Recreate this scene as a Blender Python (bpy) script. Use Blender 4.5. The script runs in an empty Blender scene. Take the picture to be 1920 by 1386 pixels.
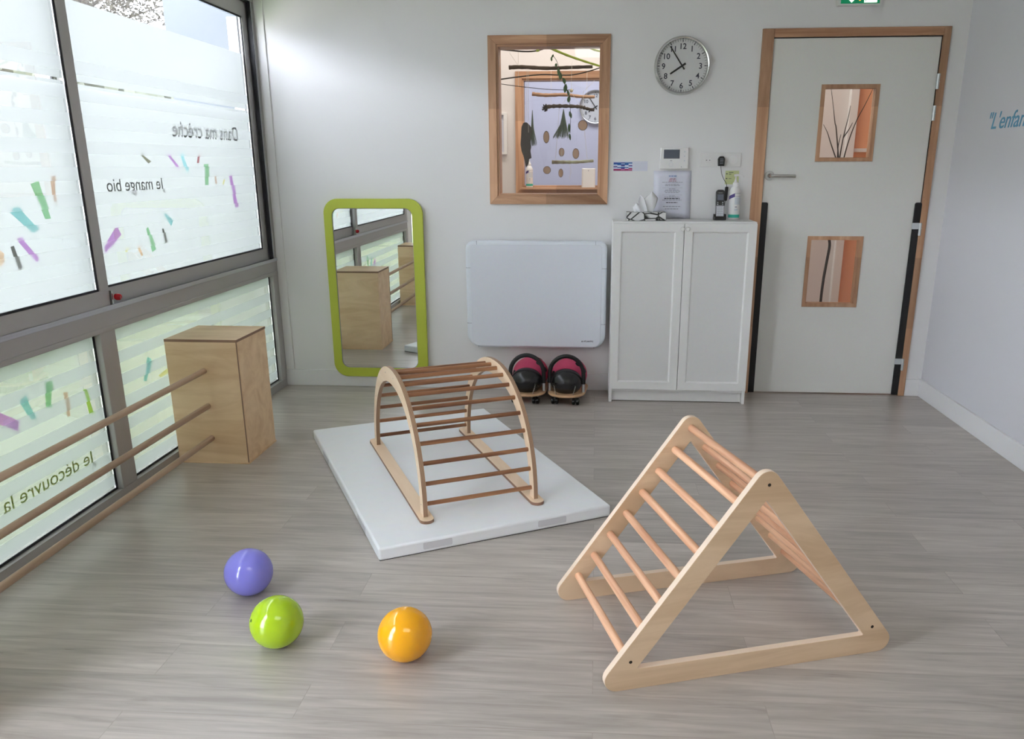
import bpy, bmesh, math, random
from mathutils import Vector, Matrix
random.seed(7)
PI = math.pi
C = bpy.context.scene.collection
scene = bpy.context.scene

# ------------------------------------------------------------------ camera
cam_d = bpy.data.cameras.new('camera')
cam = bpy.data.objects.new('camera', cam_d); C.objects.link(cam)
_yaw, _pit, _rol, _F = 0.07281970662797789, 0.2821825757820292, -0.0017394619733666031, 1494.429
_f = Vector((-math.sin(_yaw)*math.cos(_pit), math.cos(_yaw)*math.cos(_pit), -math.sin(_pit)))
_r = Vector((math.cos(_yaw), math.sin(_yaw), 0)); _u = _r.cross(_f)
_r2 = math.cos(_rol)*_r + math.sin(_rol)*_u; _u2 = -math.sin(_rol)*_r + math.cos(_rol)*_u
cam.matrix_world = Matrix(((_r2.x, _u2.x, -_f.x, 1.9716), (_r2.y, _u2.y, -_f.y, -4.8778), (_r2.z, _u2.z, -_f.z, 1.3612), (0, 0, 0, 1)))
cam_d.sensor_fit = 'HORIZONTAL'; cam_d.sensor_width = 36.0
cam_d.lens = _F / 1920 * 36.0
cam_d.shift_x = -44.785 / 1920; cam_d.shift_y = 51.968 / 1920
cam_d.clip_start = 0.05; cam_d.clip_end = 200
scene.camera = cam

# ------------------------------------------------------------------ light and exposure
world = bpy.data.worlds.new('overcast_sky'); scene.world = world; world.use_nodes = True
_nt = world.node_tree; _bg = _nt.nodes['Background']
_bg.inputs[0].default_value = (0.87, 0.89, 1.0, 1); _bg.inputs[1].default_value = 16.5
scene.view_settings.view_transform = 'Standard'; scene.view_settings.look = 'None'
scene.view_settings.gamma = 1.0; scene.view_settings.use_curve_mapping = False
scene.view_settings.exposure = 0.36
scene.cycles.max_bounces = 12; scene.cycles.diffuse_bounces = 6; scene.cycles.glossy_bounces = 5
scene.cycles.transmission_bounces = 8; scene.cycles.transparent_max_bounces = 24
scene.cycles.use_denoising = True


def area_light(name, loc, size, power, color, rot=(0, 0, 0)):
    d = bpy.data.lights.new(name, 'AREA'); d.shape = 'RECTANGLE'; d.size, d.size_y = size
    d.energy = power; d.color = color
    o = bpy.data.objects.new(name, d); C.objects.link(o); o.location = loc; o.rotation_euler = rot
    return o


# unseen area lights: added fill behind the camera, lamps in corridor and room beyond
area_light('corridor_ceiling_lamp', (2.2, 0.72, 2.58), (2.6, 0.3), 22, (1.0, 0.90, 0.82))
area_light('far_room_ceiling_lamp', (1.8, 2.3, 2.58), (1.6, 0.8), 20, (0.92, 0.90, 1.0))
area_light('play_room_fill', (2.6, -5.2, 2.66), (1.8, 1.2), 20, (1.0, 0.96, 0.9))

# ------------------------------------------------------------------ materials
def new_mat(name):
    m = bpy.data.materials.new(name); m.use_nodes = True
    return m, m.node_tree, m.node_tree.nodes['Principled BSDF']


def pm(name, col, rough=0.5, metal=0.0, spec=0.5, bump=0.0, bscale=60, coat=0.0, sss=0.0, emit=None, es=0.0):
    m, nt, b = new_mat(name)
    b.inputs['Base Color'].default_value = (*col, 1); b.inputs['Roughness'].default_value = rough
    b.inputs['Metallic'].default_value = metal; b.inputs['Specular IOR Level'].default_value = spec
    b.inputs['Coat Weight'].default_value = coat
    if sss:
        b.inputs['Subsurface Weight'].default_value = sss; b.inputs['Subsurface Scale'].default_value = 0.03
    if emit:
        b.inputs['Emission Color'].default_value = (*emit, 1); b.inputs['Emission Strength'].default_value = es
    tc = nt.nodes.new('ShaderNodeTexCoord'); n = nt.nodes.new('ShaderNodeTexNoise'); n.inputs['Scale'].default_value = bscale
    n.inputs['Detail'].default_value = 3
    nt.links.new(tc.outputs['Object'], n.inputs['Vector'])
    if bump:
        bp = nt.nodes.new('ShaderNodeBump'); bp.inputs['Strength'].default_value = bump; bp.inputs['Distance'].default_value = 0.002
        nt.links.new(n.outputs['Fac'], bp.inputs['Height']); nt.links.new(bp.outputs['Normal'], b.inputs['Normal'])
    # slight tone variation so that nothing is perfectly uniform
    mx = nt.nodes.new('ShaderNodeMixRGB'); mx.blend_type = 'MULTIPLY'; mx.inputs[0].default_value = 0.06
    mx.inputs[1].default_value = (*col, 1); nt.links.new(n.outputs['Color'], mx.inputs[2])
    nt.links.new(mx.outputs[0], b.inputs['Base Color'])
    return m


def wood(name, c1, c2, axis=0, rough=0.45, scale=9.0, stretch=0.07, vary=0.12, knots=0.0, steps=None, contrast=(0.35, 0.65), spec=0.4):
    """grain runs along the given object axis; each object gets its own offset"""
    m, nt, b = new_mat(name); N = nt.nodes; L = nt.links
    tc = N.new('ShaderNodeTexCoord'); mp = N.new('ShaderNodeMapping'); oi = N.new('ShaderNodeObjectInfo')
    s = [1, 1, 1]; s[axis] = stretch; mp.inputs['Scale'].default_value = s
    add = N.new('ShaderNodeVectorMath'); add.operation = 'ADD'
    mul = N.new('ShaderNodeVectorMath'); mul.operation = 'SCALE'; mul.inputs[0].default_value = (7.1, 13.7, 5.3)
    L.new(oi.outputs['Random'], mul.inputs['Scale'])
    L.new(tc.outputs['Object'], mp.inputs['Vector']); L.new(mp.outputs['Vector'], add.inputs[0]); L.new(mul.outputs[0], add.inputs[1])
    n = N.new('ShaderNodeTexNoise'); n.inputs['Scale'].default_value = scale; n.inputs['Detail'].default_value = 6
    n.inputs['Roughness'].default_value = 0.6; n.inputs['Distortion'].default_value = 1.2
    L.new(add.outputs[0], n.inputs['Vector'])
    r = N.new('ShaderNodeValToRGB'); r.color_ramp.elements[0].position = contrast[0]; r.color_ramp.elements[1].position = contrast[1]
    r.color_ramp.elements[0].color = (*c2, 1); r.color_ramp.elements[1].color = (*c1, 1)
    L.new(n.outputs['Fac'], r.inputs['Fac'])
    hsv = N.new('ShaderNodeHueSaturation')
    mr = N.new('ShaderNodeMapRange'); mr.inputs['To Min'].default_value = 1 - vary; mr.inputs['To Max'].default_value = 1 + vary
    L.new(oi.outputs['Random'], mr.inputs['Value']); L.new(mr.outputs[0], hsv.inputs['Value'])
    L.new(r.outputs['Color'], hsv.inputs['Color'])
    out = hsv.outputs['Color']
    if steps:      # finger-jointed lengths of different tone
        sep = N.new('ShaderNodeSeparateXYZ'); L.new(tc.outputs['Object'], sep.inputs[0])
        d = N.new('ShaderNodeMath'); d.operation = 'MULTIPLY'; d.inputs[1].default_value = 1.0 / steps; L.new(sep.outputs[axis], d.inputs[0])
        fl = N.new('ShaderNodeMath'); fl.operation = 'FLOOR'; L.new(d.outputs[0], fl.inputs[0])
        wn = N.new('ShaderNodeTexWhiteNoise'); wn.noise_dimensions = '1D'; L.new(fl.outputs[0], wn.inputs['W'])
        m2 = N.new('ShaderNodeMapRange'); m2.inputs['To Min'].default_value = 0.82; m2.inputs['To Max'].default_value = 1.12
        L.new(wn.outputs['Value'], m2.inputs['Value'])
        h2 = N.new('ShaderNodeHueSaturation'); L.new(m2.outputs[0], h2.inputs['Value']); L.new(out, h2.inputs['Color']); out = h2.outputs['Color']
    L.new(out, b.inputs['Base Color']); b.inputs['Roughness'].default_value = rough
    b.inputs['Specular IOR Level'].default_value = spec
    bp = N.new('ShaderNodeBump'); bp.inputs['Strength'].default_value = 0.08; bp.inputs['Distance'].default_value = 0.001
    L.new(n.outputs['Fac'], bp.inputs['Height']); L.new(bp.outputs['Normal'], b.inputs['Normal'])
    return m


def ply_edge(name, c1, c2, axis=0, freq=700.0):
    """veneers of plywood seen on the cut edge, layered along the given axis"""
    m, nt, b = new_mat(name); N = nt.nodes; L = nt.links
    tc = N.new('ShaderNodeTexCoord'); sep = N.new('ShaderNodeSeparateXYZ'); L.new(tc.outputs['Object'], sep.inputs[0])
    k = N.new('ShaderNodeMath'); k.operation = 'MULTIPLY'; k.inputs[1].default_value = freq; L.new(sep.outputs[axis], k.inputs[0])
    s = N.new('ShaderNodeMath'); s.operation = 'SINE'; L.new(k.outputs[0], s.inputs[0])
    mr = N.new('ShaderNodeMapRange'); mr.inputs['From Min'].default_value = -0.6; mr.inputs['From Max'].default_value = 0.6
    L.new(s.outputs[0], mr.inputs['Value'])
    mx = N.new('ShaderNodeMixRGB'); mx.inputs[1].default_value = (*c1, 1); mx.inputs[2].default_value = (*c2, 1)
    L.new(mr.outputs[0], mx.inputs[0]); L.new(mx.outputs[0], b.inputs['Base Color']); b.inputs['Roughness'].default_value = 0.55
    return m


def floor_mat():
    m, nt, b = new_mat('grey_oak_vinyl'); N = nt.nodes; L = nt.links
    tc = N.new('ShaderNodeTexCoord')
    br = N.new('ShaderNodeTexBrick'); br.offset = 0.37; br.offset_frequency = 2
    br.inputs['Scale'].default_value = 1.0; br.inputs['Brick Width'].default_value = 1.22; br.inputs['Row Height'].default_value = 0.152
    br.inputs['Mortar Size'].default_value = 0.0012; br.inputs['Mortar Smooth'].default_value = 0.3; br.inputs['Bias'].default_value = 0.0
    br.inputs['Color1'].default_value = (0, 0, 0, 1); br.inputs['Color2'].default_value = (1, 1, 1, 1); br.inputs['Mortar'].default_value = (0.5, 0.5, 0.5, 1)
    L.new(tc.outputs['Object'], br.inputs['Vector'])
    mp = N.new('ShaderNodeMapping'); mp.inputs['Scale'].default_value = (1.0, 13.0, 1.0); L.new(tc.outputs['Object'], mp.inputs['Vector'])
    off = N.new('ShaderNodeVectorMath'); off.operation = 'ADD'
    sc = N.new('ShaderNodeVectorMath'); sc.operation = 'SCALE'; sc.inputs['Scale'].default_value = 9.0
    L.new(br.outputs['Color'], sc.inputs[0]); L.new(mp.outputs['Vector'], off.inputs[0]); L.new(sc.outputs[0], off.inputs[1])
    n1 = N.new('ShaderNodeTexNoise'); n1.inputs['Scale'].default_value = 3.0; n1.inputs['Detail'].default_value = 8; n1.inputs['Roughness'].default_value = 0.62; n1.inputs['Distortion'].default_value = 0.6
    L.new(off.outputs[0], n1.inputs['Vector'])
    r = N.new('ShaderNodeValToRGB'); e = r.color_ramp.elements
    e[0].position = 0.28; e[0].color = (0.33, 0.292, 0.263, 1); e[1].position = 0.72; e[1].color = (0.54, 0.492, 0.45, 1)
    L.new(n1.outputs['Fac'], r.inputs['Fac'])
    # plank to plank tone
    mr = N.new('ShaderNodeMapRange'); mr.inputs['To Min'].default_value = 0.90; mr.inputs['To Max'].default_value = 1.08
    L.new(br.outputs['Color'], mr.inputs['Value'])
    h = N.new('ShaderNodeHueSaturation'); L.new(mr.outputs[0], h.inputs['Value']); L.new(r.outputs['Color'], h.inputs['Color'])
    mo = N.new('ShaderNodeMixRGB'); mo.blend_type = 'MULTIPLY'; mo.inputs[2].default_value = (0.80, 0.78, 0.77, 1)
    L.new(br.outputs['Fac'], mo.inputs[0]); L.new(h.outputs['Color'], mo.inputs[1])
    L.new(mo.outputs[0], b.inputs['Base Color'])
    rr = N.new('ShaderNodeMapRange'); rr.inputs['To Min'].default_value = 0.24; rr.inputs['To Max'].default_value = 0.36
    L.new(n1.outputs['Fac'], rr.inputs['Value']); L.new(rr.outputs[0], b.inputs['Roughness'])
    b.inputs['Specular IOR Level'].default_value = 0.5
    bp = N.new('ShaderNodeBump'); bp.inputs['Strength'].default_value = 0.05; bp.inputs['Distance'].default_value = 0.001
    L.new(n1.outputs['Fac'], bp.inputs['Height']); L.new(bp.outputs['Normal'], b.inputs['Normal'])
    return m


def wall_mat(name, col, rough=0.55):
    return pm(name, col, rough, bump=0.08, bscale=180, spec=0.35)


def glass_mat(name, tint=(0.96, 0.98, 0.98), gloss=0.08, rough=0.02):
    m = bpy.data.materials.new(name); m.use_nodes = True; nt = m.node_tree; N = nt.nodes; L = nt.links
    N.remove(N['Principled BSDF']); out = N['Material Output']
    t = N.new('ShaderNodeBsdfTransparent'); t.inputs[0].default_value = (*tint, 1)
    g = N.new('ShaderNodeBsdfGlossy'); g.inputs['Roughness'].default_value = rough; g.inputs[0].default_value = (1, 1, 1, 1)
    fr = N.new('ShaderNodeFresnel'); fr.inputs[0].default_value = 1.5
    mu = N.new('ShaderNodeMath'); mu.operation = 'MULTIPLY'; mu.inputs[1].default_value = gloss / 0.04; L.new(fr.outputs[0], mu.inputs[0]); mu.use_clamp = True
    mx = N.new('ShaderNodeMixShader'); L.new(mu.outputs[0], mx.inputs[0]); L.new(t.outputs[0], mx.inputs[1]); L.new(g.outputs[0], mx.inputs[2])
    L.new(mx.outputs[0], out.inputs[0])
    return m


def film_mat(name, z_ref, col, top_clear=None):
    """glass face with dense frosted bands 5 cm high, one every 9.85 cm; z_ref is the top of an unbanded gap"""
    m = bpy.data.materials.new(name); m.use_nodes = True; nt = m.node_tree; N = nt.nodes; L = nt.links
    N.remove(N['Principled BSDF']); out = N['Material Output']
    tc = N.new('ShaderNodeTexCoord'); sep = N.new('ShaderNodeSeparateXYZ'); L.new(tc.outputs['Object'], sep.inputs[0])

    def mth(op, a, bval=None):
        q = N.new('ShaderNodeMath'); q.operation = op; L.new(a, q.inputs[0])
        if bval is not None: q.inputs[1].default_value = bval
        return q.outputs[0]
    t = mth('SUBTRACT', sep.outputs[2], z_ref - 10 * 0.0985)
    t = mth('DIVIDE', t, 0.0985); t = mth('FRACT', t)
    band = mth('LESS_THAN', t, 0.5)            # 1 = frosted
    if top_clear:
        hi = mth('LESS_THAN', sep.outputs[2], top_clear)
        q = N.new('ShaderNodeMath'); q.operation = 'MULTIPLY'; L.new(band, q.inputs[0]); L.new(hi, q.inputs[1]); band = q.outputs[0]
    tr = N.new('ShaderNodeBsdfTransparent'); tr.inputs[0].default_value = (0.97, 0.98, 0.98, 1)
    tl = N.new('ShaderNodeBsdfTranslucent'); tl.inputs[0].default_value = (*col, 1)
    df = N.new('ShaderNodeBsdfDiffuse'); df.inputs[0].default_value = (0.75, 0.78, 0.8, 1)
    m1 = N.new('ShaderNodeMixShader'); m1.inputs[0].default_value = 0.12; L.new(tl.outputs[0], m1.inputs[1]); L.new(df.outputs[0], m1.inputs[2])
    m2 = N.new('ShaderNodeMixShader'); m2.inputs[0].default_value = 0.16; L.new(m1.outputs[0], m2.inputs[1]); L.new(tr.outputs[0], m2.inputs[2])
    m3 = N.new('ShaderNodeMixShader'); L.new(band, m3.inputs[0]); L.new(tr.outputs[0], m3.inputs[1]); L.new(m2.outputs[0], m3.inputs[2])
    g = N.new('ShaderNodeBsdfGlossy'); g.inputs['Roughness'].default_value = 0.03
    m4 = N.new('ShaderNodeMixShader'); m4.inputs[0].default_value = 0.03; L.new(m3.outputs[0], m4.inputs[1]); L.new(g.outputs[0], m4.inputs[2])
    L.new(m4.outputs[0], out.inputs[0])
    return m


def soft_film(name, col, clear):
    m = bpy.data.materials.new(name); m.use_nodes = True; nt = m.node_tree; N = nt.nodes; L = nt.links
    N.remove(N['Principled BSDF']); out = N['Material Output']
    tr = N.new('ShaderNodeBsdfTransparent'); tr.inputs[0].default_value = (0.97, 0.98, 0.98, 1)
    tl = N.new('ShaderNodeBsdfTranslucent'); tl.inputs[0].default_value = (*col, 1)
    mx = N.new('ShaderNodeMixShader'); mx.inputs[0].default_value = clear; L.new(tl.outputs[0], mx.inputs[1]); L.new(tr.outputs[0], mx.inputs[2])
    L.new(mx.outputs[0], out.inputs[0]); return m


def tint_mat(name, col):
    m = bpy.data.materials.new(name); m.use_nodes = True; nt = m.node_tree; N = nt.nodes; L = nt.links
    N.remove(N['Principled BSDF']); out = N['Material Output']
    tr = N.new('ShaderNodeBsdfTransparent'); tr.inputs[0].default_value = (*col, 1)
    tl = N.new('ShaderNodeBsdfTranslucent'); tl.inputs[0].default_value = (*col, 1)
    mx = N.new('ShaderNodeMixShader'); mx.inputs[0].default_value = 0.45; L.new(tr.outputs[0], mx.inputs[1]); L.new(tl.outputs[0], mx.inputs[2])
    L.new(mx.outputs[0], out.inputs[0]); return m


M = {}
M['floor'] = floor_mat()
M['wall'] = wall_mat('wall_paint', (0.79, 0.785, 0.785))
M['wall_r'] = wall_mat('right_wall_paint_dimmed', (0.69, 0.69, 0.73))  # lavender paint, darkened to carry the light's falloff across the room
M['ceil'] = wall_mat('ceiling_paint', (0.75, 0.75, 0.75), 0.8)
M['base'] = pm('baseboard_paint', (0.80, 0.80, 0.81), 0.35)
M['alu'] = pm('grey_aluminium', (0.47, 0.455, 0.45), 0.38, metal=0.4, spec=0.5)
M['alu_l'] = pm('light_aluminium', (0.62, 0.64, 0.68), 0.3, metal=0.8)
M['gasket'] = pm('black_rubber_gasket', (0.012, 0.012, 0.018), 0.5)
M['clear'] = glass_mat('clear_glass', gloss=0.008)
M['iglass'] = glass_mat('interior_glass', gloss=0.03)
M['film_u'] = film_mat('striped_film_upper', 1.706, (0.98, 0.99, 1.0), 1.779)
M['film_l'] = film_mat('striped_film_lower', 0.660, (0.76, 0.80, 0.84))
M['soft_u'] = soft_film('misty_film_upper', (0.335, 0.34, 0.34), 0.05)
M['soft_l'] = soft_film('misty_film_lower', (0.235, 0.24, 0.215), 0.16)
M['beech'] = wood('beech_frame', (0.60, 0.36, 0.22), (0.42, 0.22, 0.12), 2, rough=0.42, steps=0.42, scale=16)
M['beech_h'] = wood('beech_frame_across', (0.60, 0.36, 0.22), (0.34, 0.17, 0.09), 0, rough=0.42, steps=0.42, scale=16)
M['birch'] = wood('birch_ply_face', (0.92, 0.72, 0.53), (0.85, 0.63, 0.44), 1, rough=0.42, scale=7, stretch=0.15, vary=0.03)
M['birch_t'] = wood('birch_panel_face', (0.74, 0.55, 0.37), (0.58, 0.40, 0.25), 0, rough=0.42, scale=8, stretch=0.18, vary=0.03, contrast=(0.3, 0.6))
M['birch_b'] = wood('birch_box_face', (0.86, 0.64, 0.41), (0.70, 0.47, 0.27), 0, rough=0.45, scale=9, stretch=0.2, vary=0.05, contrast=(0.3, 0.62))
M['plyedge'] = ply_edge('plywood_edge', (0.46, 0.29, 0.18), (0.22, 0.125, 0.075), 0, 1500)
M['plyedge_b'] = pm('plywood_cut_edge_brown', (0.28, 0.155, 0.10), 0.55)
M['edge_light'] = pm('sanded_light_edge', (0.80, 0.64, 0.50), 0.45)
M['rung_t'] = wood('pine_rung', (0.80, 0.49, 0.31), (0.60, 0.30, 0.18), 1, rough=0.4, scale=30, stretch=0.05, vary=0.10)
M['rung_a'] = wood('teak_rung', (0.42, 0.205, 0.10), (0.16, 0.062, 0.03), 0, rough=0.42, scale=22, stretch=0.06, vary=0.18)
M['rod'] = wood('beech_rod', (0.54, 0.39, 0.28), (0.41, 0.28, 0.19), 1, rough=0.5, scale=20, stretch=0.04, vary=0.08)
M['lime'] = pm('lime_lacquer', (0.50, 0.57, 0.06), 0.45)
M['mirror'] = pm('mirror_glass', (0.90, 0.92, 0.92), 0.0, metal=1.0)
M['black'] = pm('black_plastic', (0.012, 0.012, 0.013), 0.27)
M['rubber'] = pm('black_foam', (0.008, 0.008, 0.009), 0.6)
M['dark'] = pm('dark_screw', (0.03, 0.022, 0.015), 0.5, metal=0.5)
M['vinyl'] = pm('white_vinyl', (0.88, 0.90, 0.93), 0.38, bump=0.12, bscale=25)
M['patch'] = pm('grip_tape_patch', (0.66, 0.66, 0.69), 0.75)
M['heater'] = pm('heater_enamel', (0.73, 0.76, 0.83), 0.42)
M['heater2'] = pm('heater_corner_plastic', (0.75, 0.79, 0.85), 0.35)
M['cab'] = pm('cabinet_white_foil', (0.80, 0.80, 0.79), 0.38)
M['cab_p'] = pm('cabinet_panel_white', (0.72, 0.72, 0.715), 0.45)
M['leaf'] = pm('door_laminate', (0.74, 0.735, 0.70), 0.45)
M['chrome'] = pm('brushed_chrome', (0.62, 0.62, 0.60), 0.25, metal=1.0)
M['steel'] = pm('zinc_steel', (0.66, 0.69, 0.70), 0.35, metal=0.85)
M['white'] = pm('white_plastic', (0.80, 0.79, 0.78), 0.35)
M['white2'] = pm('ivory_white_plastic', (0.76, 0.75, 0.74), 0.4)
M['paper'] = pm('paper', (0.70, 0.71, 0.80), 0.7)
M['note'] = pm('yellow_green_note', (0.56, 0.60, 0.30), 0.7)
M['screen'] = pm('grey_screen', (0.10, 0.115, 0.15), 0.25)
M['ink'] = pm('dark_ink', (0.03, 0.03, 0.05), 0.6)
M['ink2'] = pm('grey_ink', (0.32, 0.32, 0.38), 0.6)
M['blueink'] = pm('blue_ink', (0.14, 0.26, 0.50), 0.6)
M['redink'] = pm('red_ink', (0.45, 0.16, 0.2), 0.6)
M['letter'] = pm('blue_wall_lettering', (0.10, 0.33, 0.52), 0.5)
M['purple'] = pm('lilac_ball_plastic', (0.26, 0.25, 0.82), 0.14, coat=0.3)
M['green'] = pm('green_ball_plastic', (0.42, 0.63, 0.012), 0.14, coat=0.3)
M['orange'] = pm('orange_ball_plastic', (0.95, 0.43, 0.004), 0.14, coat=0.3)
M['pink'] = pm('crimson_fabric', (0.58, 0.06, 0.14), 0.75, bump=0.3, bscale=400)
M['tissue'] = pm('tissue_paper', (0.88, 0.88, 0.90), 0.85)
M['purplelab'] = pm('purple_label', (0.06, 0.035, 0.20), 0.5)
M['teal'] = pm('teal_label', (0.03, 0.45, 0.33), 0.5)
M['labelgrey'] = pm('pale_label', (0.62, 0.66, 0.70), 0.5)
M['red'] = pm('red_plastic', (0.45, 0.004, 0.012), 0.2)
M['orangewall'] = wall_mat('orange_wall_paint', (0.92, 0.48, 0.27))
M['pinkwall'] = wall_mat('pale_pink_wall_paint', (0.72, 0.68, 0.66))
M['lilacwall'] = wall_mat('lilac_white_wall_paint', (0.66, 0.66, 0.78))
M['bark'] = wood('dark_bark', (0.12, 0.085, 0.055), (0.035, 0.025, 0.018), 0, rough=0.8, scale=30)
M['barkg'] = pm('grey_bark', (0.10, 0.10, 0.095), 0.85, bump=0.6, bscale=50)
M['twig'] = pm('dark_twig', (0.028, 0.022, 0.016), 0.8)
M['drift'] = wood('pale_driftwood', (0.42, 0.26, 0.16), (0.25, 0.14, 0.085), 0, rough=0.8, scale=20)
M['lichen'] = wood('lichen_branch', (0.45, 0.47, 0.34), (0.16, 0.10, 0.06), 0, rough=0.85, scale=14, stretch=0.5)
M['garland'] = pm('green_wool_garland', (0.30, 0.38, 0.05), 0.9)
M['leafg'] = pm('dark_green_leaf', (0.035, 0.10, 0.02), 0.5)
M['needle'] = pm('grey_green_needles', (0.17, 0.22, 0.17), 0.8)
M['slice'] = pm('wood_slice_face', (0.52, 0.36, 0.26), 0.7)
M['string'] = pm('white_string', (0.75, 0.73, 0.66), 0.8)
M['grass'] = pm('mown_grass', (0.20, 0.33, 0.09), 0.9, bump=0.8, bscale=60)
M['path'] = pm('pale_gravel', (0.60, 0.58, 0.47), 0.9)
M['hedge'] = pm('hedge_leaves', (0.06, 0.065, 0.045), 0.9, bump=0.9, bscale=18)
M['foliage'] = pm('tree_leaves', (0.05, 0.045, 0.035), 0.9)
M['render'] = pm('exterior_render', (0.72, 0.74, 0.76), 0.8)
M['sgreen'] = pm('exit_sign_green', (0.0, 0.16, 0.07), 0.4, emit=(0.0, 0.20, 0.08), es=0.5)
M['swhite'] = pm('exit_sign_white', (0.8, 0.85, 0.8), 0.4, emit=(0.9, 1.0, 0.85), es=1.2)
M['samber'] = pm('amber_indicator', (0.9, 0.35, 0.02), 0.4, emit=(1.0, 0.35, 0.03), es=1.5)
TINT = {'green': (0.30, 0.62, 0.33), 'brown': (0.72, 0.52, 0.40), 'teal': (0.30, 0.66, 0.66), 'purple': (0.62, 0.30, 0.70),
        'dark': (0.12, 0.12, 0.10), 'orange': (0.90, 0.62, 0.42), 'olive': (0.30, 0.29, 0.20), 'cyan': (0.45, 0.85, 0.90),
        'red': (0.50, 0.16, 0.18), 'ochre': (0.85, 0.78, 0.35), 'lime': (0.42, 0.68, 0.10)}
TM = {k: tint_mat('tinted_sticker_' + k, v) for k, v in TINT.items()}
M['gtext'] = pm('green_lettering', (0.36, 0.52, 0.07), 0.6)
M['dtext'] = pm('grey_lettering', (0.02, 0.022, 0.02), 0.6)


# ------------------------------------------------------------------ object helpers
def props(o, label=None, cat=None, group=None, kind=None):
    if label: o['label'] = label
    if cat: o['category'] = cat
    if group: o['group'] = group
    if kind: o['kind'] = kind
    return o


def thing(name, label, cat, loc=(0, 0, 0), rz=0.0, group=None, rot=None):
    o = bpy.data.objects.new(name, None); C.objects.link(o); o.empty_display_size = 0.05
    o.location = loc; o.rotation_euler = rot if rot else (0, 0, rz)
    return props(o, label, cat, group)


def struct(name):
    o = bpy.data.objects.new(name, None); C.objects.link(o); o.empty_display_size = 0.05
    o['kind'] = 'structure'; return o


def copy_tree(o, parent=None):
    c = o.copy(); C.objects.link(c)
    if parent: c.parent = parent
    for ch in list(o.children): copy_tree(ch, c)
    return c


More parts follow.
